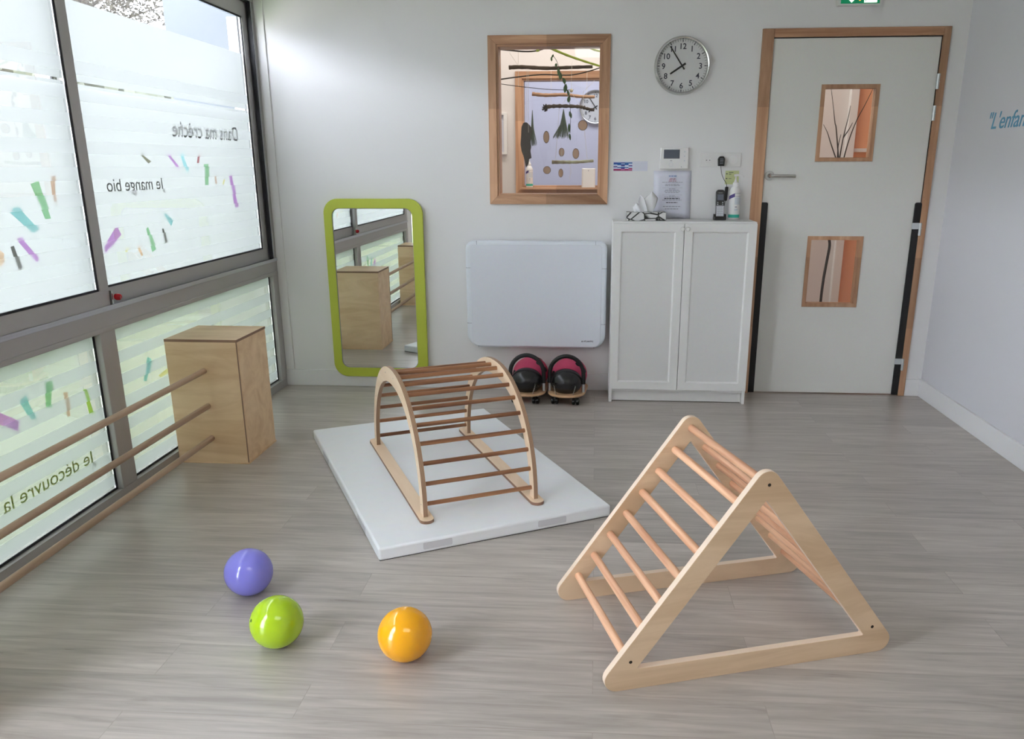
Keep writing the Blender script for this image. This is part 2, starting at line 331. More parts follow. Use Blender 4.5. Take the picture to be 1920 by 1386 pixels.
class MB:
    def __init__(s): s.bm = bmesh.new()

    def _mi(s, faces, mi):
        for f in faces: f.material_index = mi

    def box(s, x0, x1, y0, y1, z0, z1, mi=0, mat=None):
        v = [s.bm.verts.new((x, y, z)) for z in (z0, z1) for y in (y0, y1) for x in (x0, x1)]
        if mat is not None:
            for q in v: q.co = mat @ q.co
        F = [s.bm.faces.new([v[i] for i in f]) for f in ((0, 2, 3, 1), (4, 5, 7, 6), (0, 1, 5, 4), (1, 3, 7, 5), (3, 2, 6, 7), (2, 0, 4, 6))]
        s._mi(F, mi); return s

    def tube(s, pts, r, seg=12, mi=0, caps=True, closed=False, flat=1.0):
        pts = [Vector(p) for p in pts]; n = len(pts)
        rs = r if isinstance(r, (list, tuple)) else [r] * n
        t0 = (pts[1] - pts[0]).normalized(); up = Vector((0, 0, 1)) if abs(t0.z) < 0.9 else Vector((0, 1, 0))
        nrm = t0.cross(up).normalized(); rings = []; prev = t0
        for i, p in enumerate(pts):
            if closed: t = (pts[(i + 1) % n] - pts[i - 1]).normalized()
            elif i == 0: t = t0
            elif i == n - 1: t = (pts[-1] - pts[-2]).normalized()
            else: t = ((pts[i + 1] - p).normalized() + (p - pts[i - 1]).normalized()).normalized()
            ax = prev.cross(t)
            if ax.length > 1e-7:
                nrm = Matrix.Rotation(prev.angle(t), 3, ax.normalized()) @ nrm
            nrm = (nrm - t * nrm.dot(t)).normalized(); bi = t.cross(nrm); prev = t
            rings.append([s.bm.verts.new(p + (nrm * math.cos(a) + bi * math.sin(a) * flat) * rs[i]) for a in [2 * PI * k / seg for k in range(seg)]])
        F = []
        rng = range(n if closed else n - 1)
        for i in rng:
            A, B = rings[i], rings[(i + 1) % n]
            for k in range(seg):
                F.append(s.bm.faces.new((A[k], A[(k + 1) % seg], B[(k + 1) % seg], B[k])))
        if caps and not closed:
            F.append(s.bm.faces.new(rings[0][::-1])); F.append(s.bm.faces.new(rings[-1]))
        s._mi(F, mi); return s

    def lathe(s, prof, seg=32, mi=0, mat=None, scale=(1, 1)):
        """prof: (radius, z) from bottom to top round z"""
        rings = []
        for r, z in prof:
            if r < 1e-6:
                rings.append([s.bm.verts.new((0, 0, z))])
            else:
                rings.append([s.bm.verts.new((r * math.cos(a) * scale[0], r * math.sin(a) * scale[1], z)) for a in [2 * PI * k / seg for k in range(seg)]])
        F = []
        for A, B in zip(rings, rings[1:]):
            for k in range(seg):
                k2 = (k + 1) % seg
                if len(A) == 1 and len(B) == 1: continue
                if len(A) == 1: F.append(s.bm.faces.new((A[0], B[k2], B[k])))
                elif len(B) == 1: F.append(s.bm.faces.new((A[k], A[k2], B[0])))
                else: F.append(s.bm.faces.new((A[k], A[k2], B[k2], B[k])))
        if mat is not None:
            for R in rings:
                for v in R: v.co = mat @ v.co
        s._mi(F, mi); return s

    def sphere(s, c, r, seg=24, ring=14, mi=0, sc=(1, 1, 1), mat=None):
        T = Matrix.Translation(c) @ Matrix.Diagonal((sc[0], sc[1], sc[2], 1))
        if mat is not None: T = mat @ T
        prof = [(r * math.sin(PI * i / ring), -r * math.cos(PI * i / ring)) for i in range(ring + 1)]
        prof[0] = (0, -r); prof[-1] = (0, r)
        return s.lathe(prof, seg, mi, T)

    def prism(s, pts, t0, t1, f, mi=0, mi_side=None):
        """solid outline pts (u,v) between w=t0 and w=t1; f maps (u,v,w) to xyz"""
        if mi_side is None: mi_side = mi
        A = [s.bm.verts.new(f(u, v, t0)) for u, v in pts]; B = [s.bm.verts.new(f(u, v, t1)) for u, v in pts]
        F = [s.bm.faces.new(A[::-1]), s.bm.faces.new(B)]; s._mi(F, mi)
        n = len(pts); G = [s.bm.faces.new((A[i], A[(i + 1) % n], B[(i + 1) % n], B[i])) for i in range(n)]
        s._mi(G, mi_side); return s

    def band(s, outer, inner, t0, t1, f, closed=True, mi=0, mi_rim=None):
        if mi_rim is None: mi_rim = mi
        O0, O1, I0, I1 = [[s.bm.verts.new(f(u, v, w)) for u, v in P] for P, w in ((outer, t0), (outer, t1), (inner, t0), (inner, t1))]
        n = len(outer)
        for i in range(n if closed else n - 1):
            j = (i + 1) % n
            s._mi([s.bm.faces.new((O0[i], O0[j], I0[j], I0[i])), s.bm.faces.new((O1[j], O1[i], I1[i], I1[j]))], mi)
            s._mi([s.bm.faces.new((O0[j], O0[i], O1[i], O1[j])), s.bm.faces.new((I0[i], I0[j], I1[j], I1[i]))], mi_rim)
        if not closed:
            s._mi([s.bm.faces.new((O0[0], I0[0], I1[0], O1[0])), s.bm.faces.new((O0[-1], O1[-1], I1[-1], I0[-1]))], mi_rim)
        return s

    def build(s, name, mats, parent=None, bevel=0.0, bseg=2, smooth=35, loc=None):
        bmesh.ops.remove_doubles(s.bm, verts=s.bm.verts, dist=1e-6)
        dead = [f for f in s.bm.faces if f.calc_area() < 1e-12]
        if dead: bmesh.ops.delete(s.bm, geom=dead, context='FACES_ONLY')
        bmesh.ops.recalc_face_normals(s.bm, faces=s.bm.faces)
        me = bpy.data.meshes.new(name); s.bm.to_mesh(me); s.bm.free()
        for m in (mats if isinstance(mats, (list, tuple)) else [mats]): me.materials.append(m)
        if smooth:
            me.shade_smooth(); me.set_sharp_from_angle(angle=math.radians(smooth))
        o = bpy.data.objects.new(name, me); C.objects.link(o)
        if parent: o.parent = parent
        if loc: o.location = loc
        if bevel:
            b = o.modifiers.new('bevel', 'BEVEL'); b.width = bevel; b.segments = bseg; b.limit_method = 'ANGLE'; b.angle_limit = math.radians(40)
            b.harden_normals = False
        return o


def rpoly(corners, r, n=6):
    """polygon with rounded corners"""
    out = []; m = len(corners); rr = r if isinstance(r, (list, tuple)) else [r] * m
    for i in range(m):
        p = Vector(corners[i]); a = (Vector(corners[i - 1]) - p).normalized(); b = (Vector(corners[(i + 1) % m]) - p).normalized()
        half = a.angle(b) / 2; d = rr[i] / math.tan(half); c = p + (a + b).normalized() * (rr[i] / math.sin(half))
        s = (p + a * d) - c; e = (p + b * d) - c; ang = s.angle(e); sg = 1 if s.x * e.y - s.y * e.x > 0 else -1
        for k in range(n):
            t = sg * ang * k / (n - 1); q = Vector((s.x * math.cos(t) - s.y * math.sin(t), s.x * math.sin(t) + s.y * math.cos(t))) + c
            out.append((q.x, q.y))
    return out


XZ = lambda u, v, w: (u, w, v)          # outline in x,z, thickness along y
XY = lambda u, v, w: (u, v, w)
YZ = lambda u, v, w: (w, u, v)


def text(name, s, size, m, mw, parent=None, extrude=0.0006, shear=0.0, align='LEFT', offset=0.0, space=1.0):
    cu = bpy.data.curves.new(name, 'FONT'); cu.body = s; cu.size = size; cu.extrude = extrude; cu.shear = shear
    cu.align_x = align; cu.offset = offset; cu.space_character = space; cu.resolution_u = 4
    tmp = bpy.data.objects.new('tmp', cu); C.objects.link(tmp)
    dg = bpy.context.evaluated_depsgraph_get(); me = bpy.data.meshes.new_from_object(tmp.evaluated_get(dg))
    bpy.data.objects.remove(tmp); bpy.data.curves.remove(cu)
    me.transform(mw); me.name = name; me.materials.clear(); me.materials.append(m)
    o = bpy.data.objects.new(name, me); C.objects.link(o)
    if parent: o.parent = parent
    return o


# text standing on the back wall reads along +x, on the right wall along -y, from outside the window along -y
def on_back(x, y, z): return Matrix.Translation((x, y, z)) @ Matrix.Rotation(PI / 2, 4, 'X')
def on_right(x, y, z): return Matrix.Translation((x, y, z)) @ Matrix.Rotation(-PI / 2, 4, 'Z') @ Matrix.Rotation(PI / 2, 4, 'X')


W = 3.983        # room width
YB = -7.6        # wall behind the camera
H = 2.70
# ================================================================== SETTING
def sbox(name, dims, m, **k):
    o = MB().box(*dims).build(name, m, **k); o['kind'] = 'structure'; return o


sbox('floor', (-0.09, W + 0.1, YB - 0.1, 0.02, -0.10, 0.0), M['floor'])
sbox('ceiling', (-0.09, W + 0.1, YB - 0.1, 0.12, H, H + 0.1), M['ceil'])
b = MB()     # back wall with the openings for the inner window and the door
IW = (1.392, 1.995, 1.19, 2.018)      # x0 x1 z0 z1
DO = (2.90, 3.862, 0.0, 2.062)
b.box(-0.09, IW[0], 0, .12, 0, H).box(IW[0], IW[1], 0, .12, 0, IW[2]).box(IW[0], IW[1], 0, .12, IW[3], H)
b.box(IW[1], DO[0], 0, .12, 0, H).box(DO[0], DO[1], 0, .12, DO[3], H).box(DO[1], W + .1, 0, .12, 0, H)
o = b.build('wall_back', M['wall'], smooth=0); o['kind'] = 'structure'
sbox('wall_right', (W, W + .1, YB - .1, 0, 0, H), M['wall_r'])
sbox('wall_front', (-.09, W, YB - .1, YB, 0, H), M['wall'])
b = MB(); b.box(-.09, 0, -3.64, 0, 2.33, H).box(-.09, 0, -3.78, -3.64, 0, H)
b.box(-.09, 0, -4.8, -3.78, 2.3, H).box(-.09, 0, YB, -4.8, 0, H)
o = b.build('wall_left', M['wall'], smooth=0); o['kind'] = 'structure'
sbox('trim_1', (0.0, 0.053, -0.012, 0, 0.105, H), M['wall'], bevel=.003)       # lining strip in the window corner


def skirt(name, boxes):
    b = MB()
    for q in boxes: b.box(*q)
    o = b.build(name, M['base'], bevel=.002); o['kind'] = 'structure'


skirt('baseboard_back', [(0.0, 2.877, -0.014, 0, 0, 0.105), (3.886, W - .014, -0.014, 0, 0, 0.105)])
skirt('baseboard_right', [(W - .014, W, YB, 0, 0, 0.108)])
skirt('baseboard_front', [(0, W - .014, YB, YB + .014, 0, 0.105)])

# ------------------------------------------------------------------ window wall
win = struct('window_1')
YE = -3.62
b = MB()
b.box(-.085, 0, YE, 0, -0.0, .050)                        # sill rail
b.box(-.085, 0, YE, 0, .735, .800)                        # transom
b.box(-.085, 0, YE, 0, 2.262, 2.33)                       # head
b.box(-.085, 0, -.082, 0, .050, .735)                     # right jamb, lower light
b.box(-.085, 0, -.028, 0, .800, 2.262)                    # right jamb, upper light
b.box(-.085, 0, YE, YE + .07, .050, .735)
b.box(-.085, 0, YE, YE + .04, .800, 2.262)
b.box(-.085, 0, -1.873, -1.768, .050, .735)               # lower mullion
o = b.build('frame', M['alu'], win, bevel=.0025)
b = MB(); b.box(-.05, .008, YE, -.006, .800, .811).box(.003, .008, YE, -.006, .811, .819); b.build('track', M['alu_l'], win, bevel=.001)
b = MB()
b.box(-.016, -.010, YE + .04, -.028, 2.25, 2.262).box(-.055, -.050, -.10, -.028, .811, 2.262)
b.box(-.020, .0006, -.062, -.052, .811, 2.262); b.build('track_groove', M['gasket'], win)
MB().box(-.045, -.002, -.048, -.034, .811, 2.258).build('guide_rail', M['alu_l'], win, bevel=.002)
MB().box(-.001, .004, YE, -.015, .717, .738).build('transom_lip', M['alu'], win, bevel=.002)


def glass_pane(name, y0, y1, z0, z1, x, film, parent):
    b = MB(); b.box(x - .004, x, y0, y1, z0, z1)
    b.bm.faces.ensure_lookup_table()
    for f in b.bm.faces:
        if (sum((v.co.x for v in f.verts)) / 4) > x - .001: f.material_index = 1
    o = b.build(name, [M['clear'], film], parent, smooth=0)
    up = z1 > 1.5; lv = [(z0, 1.670), (1.679, 1.975)] if up else [(z0, z1)]
    for a, c in lv:      # misty film on the outside, stopping short of the frame and with an open joint
        MB().box(x - .0064, x - .0060, y0, y1 - .005, a, c).build('misty_film', M['soft_u' if up else 'soft_l'], parent, smooth=0)
    return o


def gasket(name, y0, y1, z0, z1, x, parent, w=.009):
    b = MB(); b.box(x, x + .004, y0, y1, z0, z0 + w).box(x, x + .004, y0, y1, z1 - w, z1)
    b.box(x, x + .004, y0, y0 + w, z0 + w, z1 - w).box(x, x + .004, y1 - w, y1, z0 + w, z1 - w)
    return b.build(name, M['gasket'], parent)


# lower fixed lights
panes = {}
for nm, (y0, y1) in {'LR': (-1.768, -.082), 'LL': (YE + .07, -1.873)}.items():
    panes[nm] = glass_pane('glass_pane', y0, y1, .050, .735, -.030, M['film_l'], win)
    gasket('gasket', y0, y1, .050, .735, -.0295, win)
# sliding sashes: the left one runs in the front track
def sash(y0, y1, x1, sl, sr, dx):
    z0, z1 = .812, 2.258
    b = MB(); b.box(x1 - .024, x1, y0, y1, z0, z0 + .070).box(x1 - .024, x1, y0, y1, z1 - .085, z1)
    b.box(x1 - .024, x1, y0, y0 + sl, z0 + .07, z1 - .085).box(x1 - .024, x1, y1 - sr, y1, z0 + .07, z1 - .085)
    s = b.build('sash', M['alu'], win, bevel=.002)
    glass_pane('glass_pane', y0 + sl, y1 - sr, z0 + .07, z1 - .085, x1 - .010, M['film_u'], s)
    gasket('gasket', y0 + sl, y1 - sr, z0 + .07, z1 - .085, x1 - .009, s)
    return s


sL = sash(YE + .04, -1.772, .0, .05, .056, 0)
sR = sash(-1.815, -.062, -.026, .05, .062, 0)
# the exterior reveal beyond the glass that shows dark through the clear stripes
b = MB()
for (y, z0, z1) in ((-.085, .05, .735), (-.125, .882, 2.17), (-1.876, .05, .735), (-1.842, .882, 2.17)):
    b.box(-.115, -.058, y, y + .012, z0, z1)
b.build('outer_reveal', M['render'], win)
b = MB()
for (y, z0, z1) in ((-.085, .05, .735), (-.125, .882, 2.17), (-1.876, .05, .735), (-1.842, .882, 2.17)):
    b.box(-.0575, -.0505, y - .001, y + .011, z0, z1)
b.build('outer_gasket', M['gasket'], win)
MB().lathe([(0, 0), (.012, 0), (.014, .006), (.013, .018), (.008, .024), (0, .025)], 20,
           mat=Matrix.Translation((0.0085, -1.745, .848)) @ Matrix.Rotation(PI / 2, 4, 'Y')).build('lock_button', M['red'], win)['label'] = 'red lock button'
b = MB(); b.box(-.012, .003, -1.760, -1.752, .815, .875); b.build('lock_plate', M['chrome'], win, bevel=.001)

# stickers on the outer face of the glass: (colour, [(y, z), ...], x)
ST = [('green', [(-2.108, 1.304), (-2.063, 1.314), (-2.029, 1.18), (-2.062, 1.18)], 0), ('brown', [(-1.998, 1.329), (-1.968, 1.328), (-1.989, 1.236), (-2.003, 1.239)], 0),
      ('teal', [(-2.234, 1.212), (-2.22, 1.229), (-2.189, 1.227), (-2.105, 1.148), (-2.143, 1.137)], 0), ('purple', [(-2.231, 1.126), (-2.202, 1.127), (-2.133, 1.049), (-2.149, 1.033)], 0),
      ('dark', [(-2.262, 1.1), (-2.244, 1.102), (-2.226, 1.025), (-2.247, 1.017)], 0), ('orange', [(-2.327, 1.105), (-2.296, 1.08), (-2.313, 1.047), (-2.338, 1.041)], 0),
      ('olive', [(-1.335, 1.417), (-1.32, 1.417), (-1.242, 1.385), (-1.27, 1.375)], 1), ('purple', [(-1.102, 1.419), (-1.081, 1.42), (-1.003, 1.368), (-1.008, 1.347)], 1),
      ('cyan', [(-0.978, 1.422), (-0.948, 1.426), (-0.909, 1.35), (-0.937, 1.332)], 1), ('red', [(-0.793, 1.421), (-0.774, 1.417), (-0.79, 1.38), (-0.815, 1.379)], 1),
      ('green', [(-0.742, 1.374), (-0.691, 1.375), (-0.713, 1.27), (-0.751, 1.271)], 1), ('brown', [(-0.639, 1.316), (-0.618, 1.316), (-0.614, 1.274), (-0.635, 1.274)], 1),
      ('ochre', [(-0.531, 1.296), (-0.513, 1.294), (-0.538, 1.268), (-0.556, 1.273)], 1), ('purple', [(-0.464, 1.316), (-0.427, 1.317), (-0.385, 1.143), (-0.432, 1.141)], 1),
      ('teal', [(-1.208, 1.151), (-1.18, 1.149), (-1.118, 1.114), (-1.139, 1.09)], 1), ('purple', [(-1.584, 1.123), (-1.558, 1.084), (-1.7, 1.018), (-1.697, 1.046)], 1),
      ('green', [(-1.362, 1.092), (-1.343, 1.101), (-1.301, 0.997), (-1.337, 0.987)], 1), ('ochre', [(-1.543, 1.028), (-1.525, 1.028), (-1.531, 1.007), (-1.548, 1.01)], 1),
      ('orange', [(-1.457, 1.026), (-1.437, 1.027), (-1.414, 0.984), (-1.429, 0.978)], 1), ('dark', [(-1.227, 1.085), (-1.211, 1.084), (-1.198, 1.023), (-1.223, 1.013)], 1),
      ('teal', [(-2.333, 0.572), (-2.297, 0.585), (-2.264, 0.488), (-2.293, 0.491)], 2), ('green', [(-2.189, 0.603), (-2.147, 0.596), (-2.177, 0.504), (-2.204, 0.507)], 2),
      ('brown', [(-2.098, 0.537), (-2.073, 0.532), (-2.079, 0.437), (-2.099, 0.44)], 2), ('lime', [(-1.981, 0.517), (-1.962, 0.514), (-1.938, 0.405), (-1.967, 0.41)], 2),
      ('purple', [(-2.431, 0.561), (-2.351, 0.506), (-2.365, 0.469), (-2.441, 0.522)], 2), ('teal', [(-1.561, 0.439), (-1.505, 0.536), (-1.471, 0.52), (-1.536, 0.432)], 2),
      ('ochre', [(-1.437, 0.432), (-1.351, 0.446), (-1.331, 0.423), (-1.416, 0.418)], 2)]
XO = [-.0145, -.0405, -.0346]
for col, pts, k in ST:
    b = MB(); v = [b.bm.verts.new((XO[k], y, z)) for y, z in pts]; b.bm.faces.new(v)
    o = b.build('confetti_sticker', TM[col], [sL, sR, win][k], smooth=0)
    o['label'] = col + ' confetti sticker'


def out_text(name, s, size, m, y, z, x, parent, sx=1.0, **k):
    mw = Matrix.Translation((x, y, z)) @ Matrix.Rotation(-PI / 2, 4, 'Z') @ Matrix.Rotation(PI / 2, 4, 'X') @ Matrix.Diagonal((sx, 1, 1, 1))
    return text(name, s, size, m, mw, parent, extrude=.0002, **k)


out_text('window_lettering', 'Je mange bio', .078, M['dtext'], -1.165, 1.262, -.0412, sR, sx=1.12)
out_text('window_lettering', 'Dans ma cr\u00e8che', .105, M['dtext'], -.30, 1.500, -.0412, sR, sx=1.06)
out_text('window_lettering', 'Je', .078, M['dtext'], -2.375, 1.478, -.0152, sL)
out_text('window_lettering', 'Je d\u00e9couvre la', .078, M['gtext'], -1.985, .215, -.0352, win, sx=1.15)

# glazed opening further along the same wall (seen in the mirror only)
w4 = struct('window_4')
b = MB(); b.box(-.085, 0, -4.8, -3.78, 0, .06).box(-.085, 0, -4.8, -3.78, 2.24, 2.3)
for y in (-4.8, -3.84): b.box(-.085, 0, y, y + .06, .06, 2.24)
b.box(-.085, 0, -4.74, -3.84, 1.02, 1.07)
b.build('frame', pm('pale_aluminium_paint', (0.6, 0.6, 0.6), 0.4), w4, bevel=.002)
MB().box(-.045, -.04, -4.74, -3.84, .06, 2.24).build('glass_pane', M['clear'], w4)

# ------------------------------------------------------------------ inner window in the back wall
def wood_window(name, x0, x1, z0, z1, y, w=.052, inner=.022, glass=True, depth=.10, step=True):
    s = struct(name)
    b = MB(); t0, t1 = y - .016, y
    fo = [(x0, z0), (x1, z0), (x1, z1), (x0, z1)]; fi = [(x0 + w, z0 + w), (x1 - w, z0 + w), (x1 - w, z1 - w), (x0 + w, z1 - w)]
    # mitred boards, two uprights and two rails
    for q, nm, mt in (((0, 1), 'rail', 'beech_h'), ((1, 2), 'stile', 'beech'), ((2, 3), 'rail', 'beech_h'), ((3, 0), 'stile', 'beech')):
        i, j = q
        bb = MB(); bb.prism([fo[i], fo[j], fi[j], fi[i]], t0, t1, XZ); bb.build(nm, M[mt], s, bevel=.0015)
    gi = [(p[0] + (inner if k in (0, 3) else -inner), p[1] + (inner if k < 2 else -inner)) for k, p in enumerate(fi)]
    for q, nm, mt in (((0, 1), 'inner_rail', 'beech_h'), ((1, 2), 'inner_stile', 'beech'), ((2, 3), 'inner_rail', 'beech_h'), ((3, 0), 'inner_stile', 'beech')):
        i, j = q
        bb = MB(); bb.prism([fi[i], fi[j], gi[j], gi[i]], y - .006, y + depth, XZ); bb.build(nm, M[mt], s, bevel=.001)
    if glass:
        MB().box(fi[0][0] + .006, fi[1][0] - .006, y + .02, y + .026, fi[0][1] + .006, fi[2][1] - .006).build('glass_pane', M['iglass'], s)
    return s


wood_window('window_2', 1.345, 2.042, 1.144, 2.072, 0.0, w=.047, inner=.013, depth=.118)

# ------------------------------------------------------------------ door
door = struct('door_1')
MB().box(2.877, 2.940, -.016, .12, 0, 2.088).build('jamb', M['beech'], door, bevel=.002)
MB().box(3.849, 3.886, -.016, .12, 0, 2.088).build('jamb', M['beech'], door, bevel=.002)
MB().box(2.940, 3.849, -.016, .12, 2.044, 2.088).build('head', M['beech_h'], door, bevel=.002)
MB().box(2.940, 3.849, .003, .040, 2.0385, 2.0438).box(2.9402, 2.9438, .003, .040, .01, 2.0385).box(3.8435, 3.8488, .003, .040, .01, 2.0385).build('door_gap_shade', M['gasket'], door)  # black strips put in for the shaded gap round the leaf
X0, X1, Z0, Z1 = 2.944, 3.843, .008, 2.038
wx = (3.232, 3.538)
ws = ((.550, .955), (1.390, 1.790))
b = MB(); b.box(X0, wx[0], .0, .04, Z0, Z1).box(wx[1], X1, .0, .04, Z0, Z1)
b.box(wx[0], wx[1], .0, .04, Z0, ws[0][0]).box(wx[0], wx[1], .0, .04, ws[0][1], ws[1][0]).box(wx[0], wx[1], .0, .04, ws[1][1], Z1)
leaf = b.build('leaf', M['leaf'], door, smooth=0)
for z0, z1 in ws:
    a, c, e, g = wx[0] - .008, wx[1] + .006, z0 - .006, z1 + .008
    t = .022
    b = MB()
    for p in ([(a, e), (c, e), (c - t, e + t), (a + t, e + t)], [(c, e), (c, g), (c - t, g - t), (c - t, e + t)],
              [(c, g), (a, g), (a + t, g - t), (c - t, g - t)], [(a, g), (a, e), (a + t, e + t), (a + t, g - t)]):
        b.prism(p, -.006, .046, XZ)
    b.build('vision_panel_frame', M['beech'], leaf, bevel=.001)
    MB().box(a + t, c - t, .018, .023, e + t, g - t).build('vision_panel_glass', M['iglass'], leaf)
# handle
hx, hz = 2.975, 1.306
b = MB(); b.lathe([(0, 0), (.026, 0), (.027, .003), (.026, .008), (.012, .009), (.010, .012)], 32, mat=Matrix.Translation((hx, 0, hz)) @ Matrix.Rotation(PI / 2, 4, 'X'))
b.tube([(hx, -.005, hz), (hx, -.045, hz), (hx + .006, -.054, hz), (hx + .018, -.057, hz), (hx + .135, -.057, hz - .002)], .0095, 14)
b.build('handle', M['chrome'], leaf)
for z in (1.806, 1.640):
    b = MB(); b.tube([(3.848, -.012, z - .038), (3.848, -.012, z - .003)], .0085, 14).tube([(3.848, -.012, z + .003), (3.848, -.012, z + .042)], .0085, 14)
    b.tube([(3.848, -.012, z - .003), (3.848, -.012, z + .003)], .010, 14); b.build('hinge', M['steel'], door)
for z in (1.020, .212):
    b = MB(); b.tube([(3.852, -.018, z - .050), (3.852, -.018, z + .022)], .0075, 14).box(3.806, 3.856, -.0145, -.0115, z - .014, z + .022).tube([(3.852, -.018, z - .012), (3.852, -.018, z - .007)], .010, 14)
    b.build('hinge', M['steel'], door, bevel=.001)
for x0, x1 in ((2.938, 2.977), (3.812, 3.849)):
    MB().prism(rpoly([(x0, .006), (x1, .006), (x1, 1.156), (x0, 1.156)], [.002, .002, .010, .010]), -.011, -.001, XZ).build('finger_guard', M['rubber'], door)

# ------------------------------------------------------------------ corridor and room beyond
sbox('floor_corridor', (.2, 4.7, .02, 3.3, -.1, -.001), M['floor'])
sbox('ceiling_corridor', (.2, 4.7, .12, 3.3, 2.62, 2.7), M['ceil'])
FX0, FX1, FZ0, FZ1 = 1.374, 2.080, 1.160, 2.020
b = MB(); Y1, Y2 = 1.30, 1.40
b.box(.2, FX0 + .03, Y1, Y2, 0, 2.62).box(FX0 + .03, FX1 - .03, Y1, Y2, 0, FZ0 + .03).box(FX0 + .03, FX1 - .03, Y1, Y2, FZ1 - .03, 2.62).box(FX1 - .03, 3.775, Y1, Y2, 0, 2.62)
b.build('wall_corridor', M['pinkwall'], smooth=0)['kind'] = 'structure'
b = MB(); b.box(3.775, 4.7, Y1, Y2, 0, 2.62); b.build('wall_orange', M['orangewall'], smooth=0)['kind'] = 'structure'
sbox('trim_2', (3.755, 3.814, 1.25, Y1, 0, 2.62), M['white'], bevel=.004)
sbox('trim_3', (3.814, 4.3, 1.27, Y1, 1.455, 1.480), M['white'])
sbox('wall_corridor_left', (.1, .2, .12, 3.3, 0, 2.62), M['pinkwall'])
sbox('wall_corridor_right', (4.7, 4.8, .12, 3.3, 0, 2.62), M['orangewall'])
sbox('wall_corridor_end', (W + .1, 4.7, 0, .12, 0, 2.62), M['pinkwall'])
sbox('wall_far', (.2, 4.7, 3.2, 3.3, 0, 2.62), M['lilacwall'])
wood_window('window_3', FX0, FX1, FZ0, FZ1, Y1, w=.050, inner=.012, depth=.10)

# ================================================================== OUTDOORS
sbox('ground_outside', (-60, -.09, -40, 60, -.14, -.02), M['path'])
o = MB().box(-2.1, -.16, -14, 16, -.02, -.005).build('lawn', M['grass']); props(o, 'strip of green lawn right outside the striped windows', 'grass', kind='stuff')
b = MB()
for i in range(2200):
    y = -7 + 26 * random.random(); b.sphere((-4.75 + random.uniform(-.18, .18), y, random.uniform(.2, 3.0)), random.uniform(.12, .24), 6, 4)
o = b.build('hedge', M['hedge']); props(o, 'long clipped hedge beyond the lawn, seen as a dark line through the window', 'hedge')


def tree(loc, r, n, h, label):
    t = thing('tree', label, 'tree', loc)
    tb = MB(); tb.tube([(0, 0, 0), (.1, 0, h * .35), (0, .1, h * .7), (.05, .1, h)], [.16, .13, .09, .03], 8)
    for k in range(26):
        a = random.uniform(0, 2 * PI); z = random.uniform(h * .45, h); d = random.uniform(.5, 1) * r
        e = Vector((d * math.cos(a), d * math.sin(a), z + random.uniform(-.3, .5)))
        tb.tube([(0, .08, z * .85), tuple(e * .55 + Vector((0, 0, z * .42))), tuple(e)], [.035, .018, .005], 5)
    tb.build('trunk', M['twig'], t)
    lf = MB()
    for k in range(n):
        a = random.uniform(0, 2 * PI); ph = math.acos(random.uniform(-1, 1)); rr = r * random.uniform(.35, 1) ** .6
        c = Vector((rr * math.sin(ph) * math.cos(a), rr * math.sin(ph) * math.sin(a), h + rr * math.cos(ph) * .8 - r * .15))
        s = random.uniform(.018, .045); q = Matrix.Rotation(random.uniform(0, 6), 3, (random.random(), random.random(), random.random() + .1))
        vv = [lf.bm.verts.new(c + q @ Vector(p)) for p in ((-s, 0, 0), (0, -s * .5, .01), (s, 0, 0), (0, s * .5, -.01))]; lf.bm.faces.new(vv)
    lf.build('foliage', M['foliage'], t, smooth=0)
    return t


tree((-6.6, 9.0, -.02), 1.6, 15000, 4.75, 'bare-looking spreading tree whose crown rises above the hedge')
tree((-7.6, 17.5, -.02), 1.3, 2200, 4.9, 'small brownish tree seen in the top corner of the right-hand window pane')
sbox('wall_shading_wing', (-.55, -.09, .02, .22, -.02, 3.0), pm('wing_wall_shade', (0.10, 0.11, 0.13), 0.8))  # added wing wall, coloured dark to shade the edge of the window film

# ================================================================== PLYWOOD BOXES AND BARS
def ply_box(loc, label):
    t = thing('plywood_box', label, 'box', loc)
    w, d, h = .340, .330, .602; k = .012
    MB().box(0, w, 0, k, 0, h - k).build('front_panel', M['birch_b'], t)
    MB().box(0, w, d - k, d, 0, h - k).build('back_panel', M['birch_b'], t)
    b = MB(); b.box(w - k, w + .001, k, d - k, 0, h - k); b.build('side_panel', M['birch_b'], t)
    MB().box(0, k, k, d - k, 0, h - k).build('side_panel', M['birch_b'], t)
    b = MB(); b.box(0, w + .002, -.001, d + .001, h - k, h); b.bm.faces.ensure_lookup_table()
    for f in b.bm.faces:
        if abs(f.normal.z) < .5: f.material_index = 1
    for f in b.bm.faces:
        f.normal_update()
        f.material_index = 0 if abs(f.normal.z) > .5 else 1
    b.build('top_panel', [M['birch_b'], M['plyedge_b']], t)
    # dark glue line at the front corner and the thin foot panel
    MB().box(w - .002, w + .0018, -.0012, .0025, 0, h - k).build('corner_edge', M['plyedge_b'], t)
    MB().box(-.002, w + .004, -.003, d + .003, 0, .007).build('foot_panel', M['birch_b'], t)
    return t


pb = ply_box((.008, -1.425, 0), 'birch plywood box by the window, in the back corner of the room')
ply_box((.008, -3.46, 0), 'birch plywood box at the camera end of the window bars, seen in the green mirror')
for z, nm in ((.454, 'uppermost'), (.285, 'middle'), (.127, 'lowest')):
    o = MB().tube([(0, -3.135, 0), (0, -2.2, 0), (0, -1.424, 0)], .0135, 20).build('wooden_bar', M['rod'], loc=(.181, 0, z))
    props(o, nm + ' of the three round wooden bars running along the window into the plywood box', 'bar', 'ballet-style bars along the window')

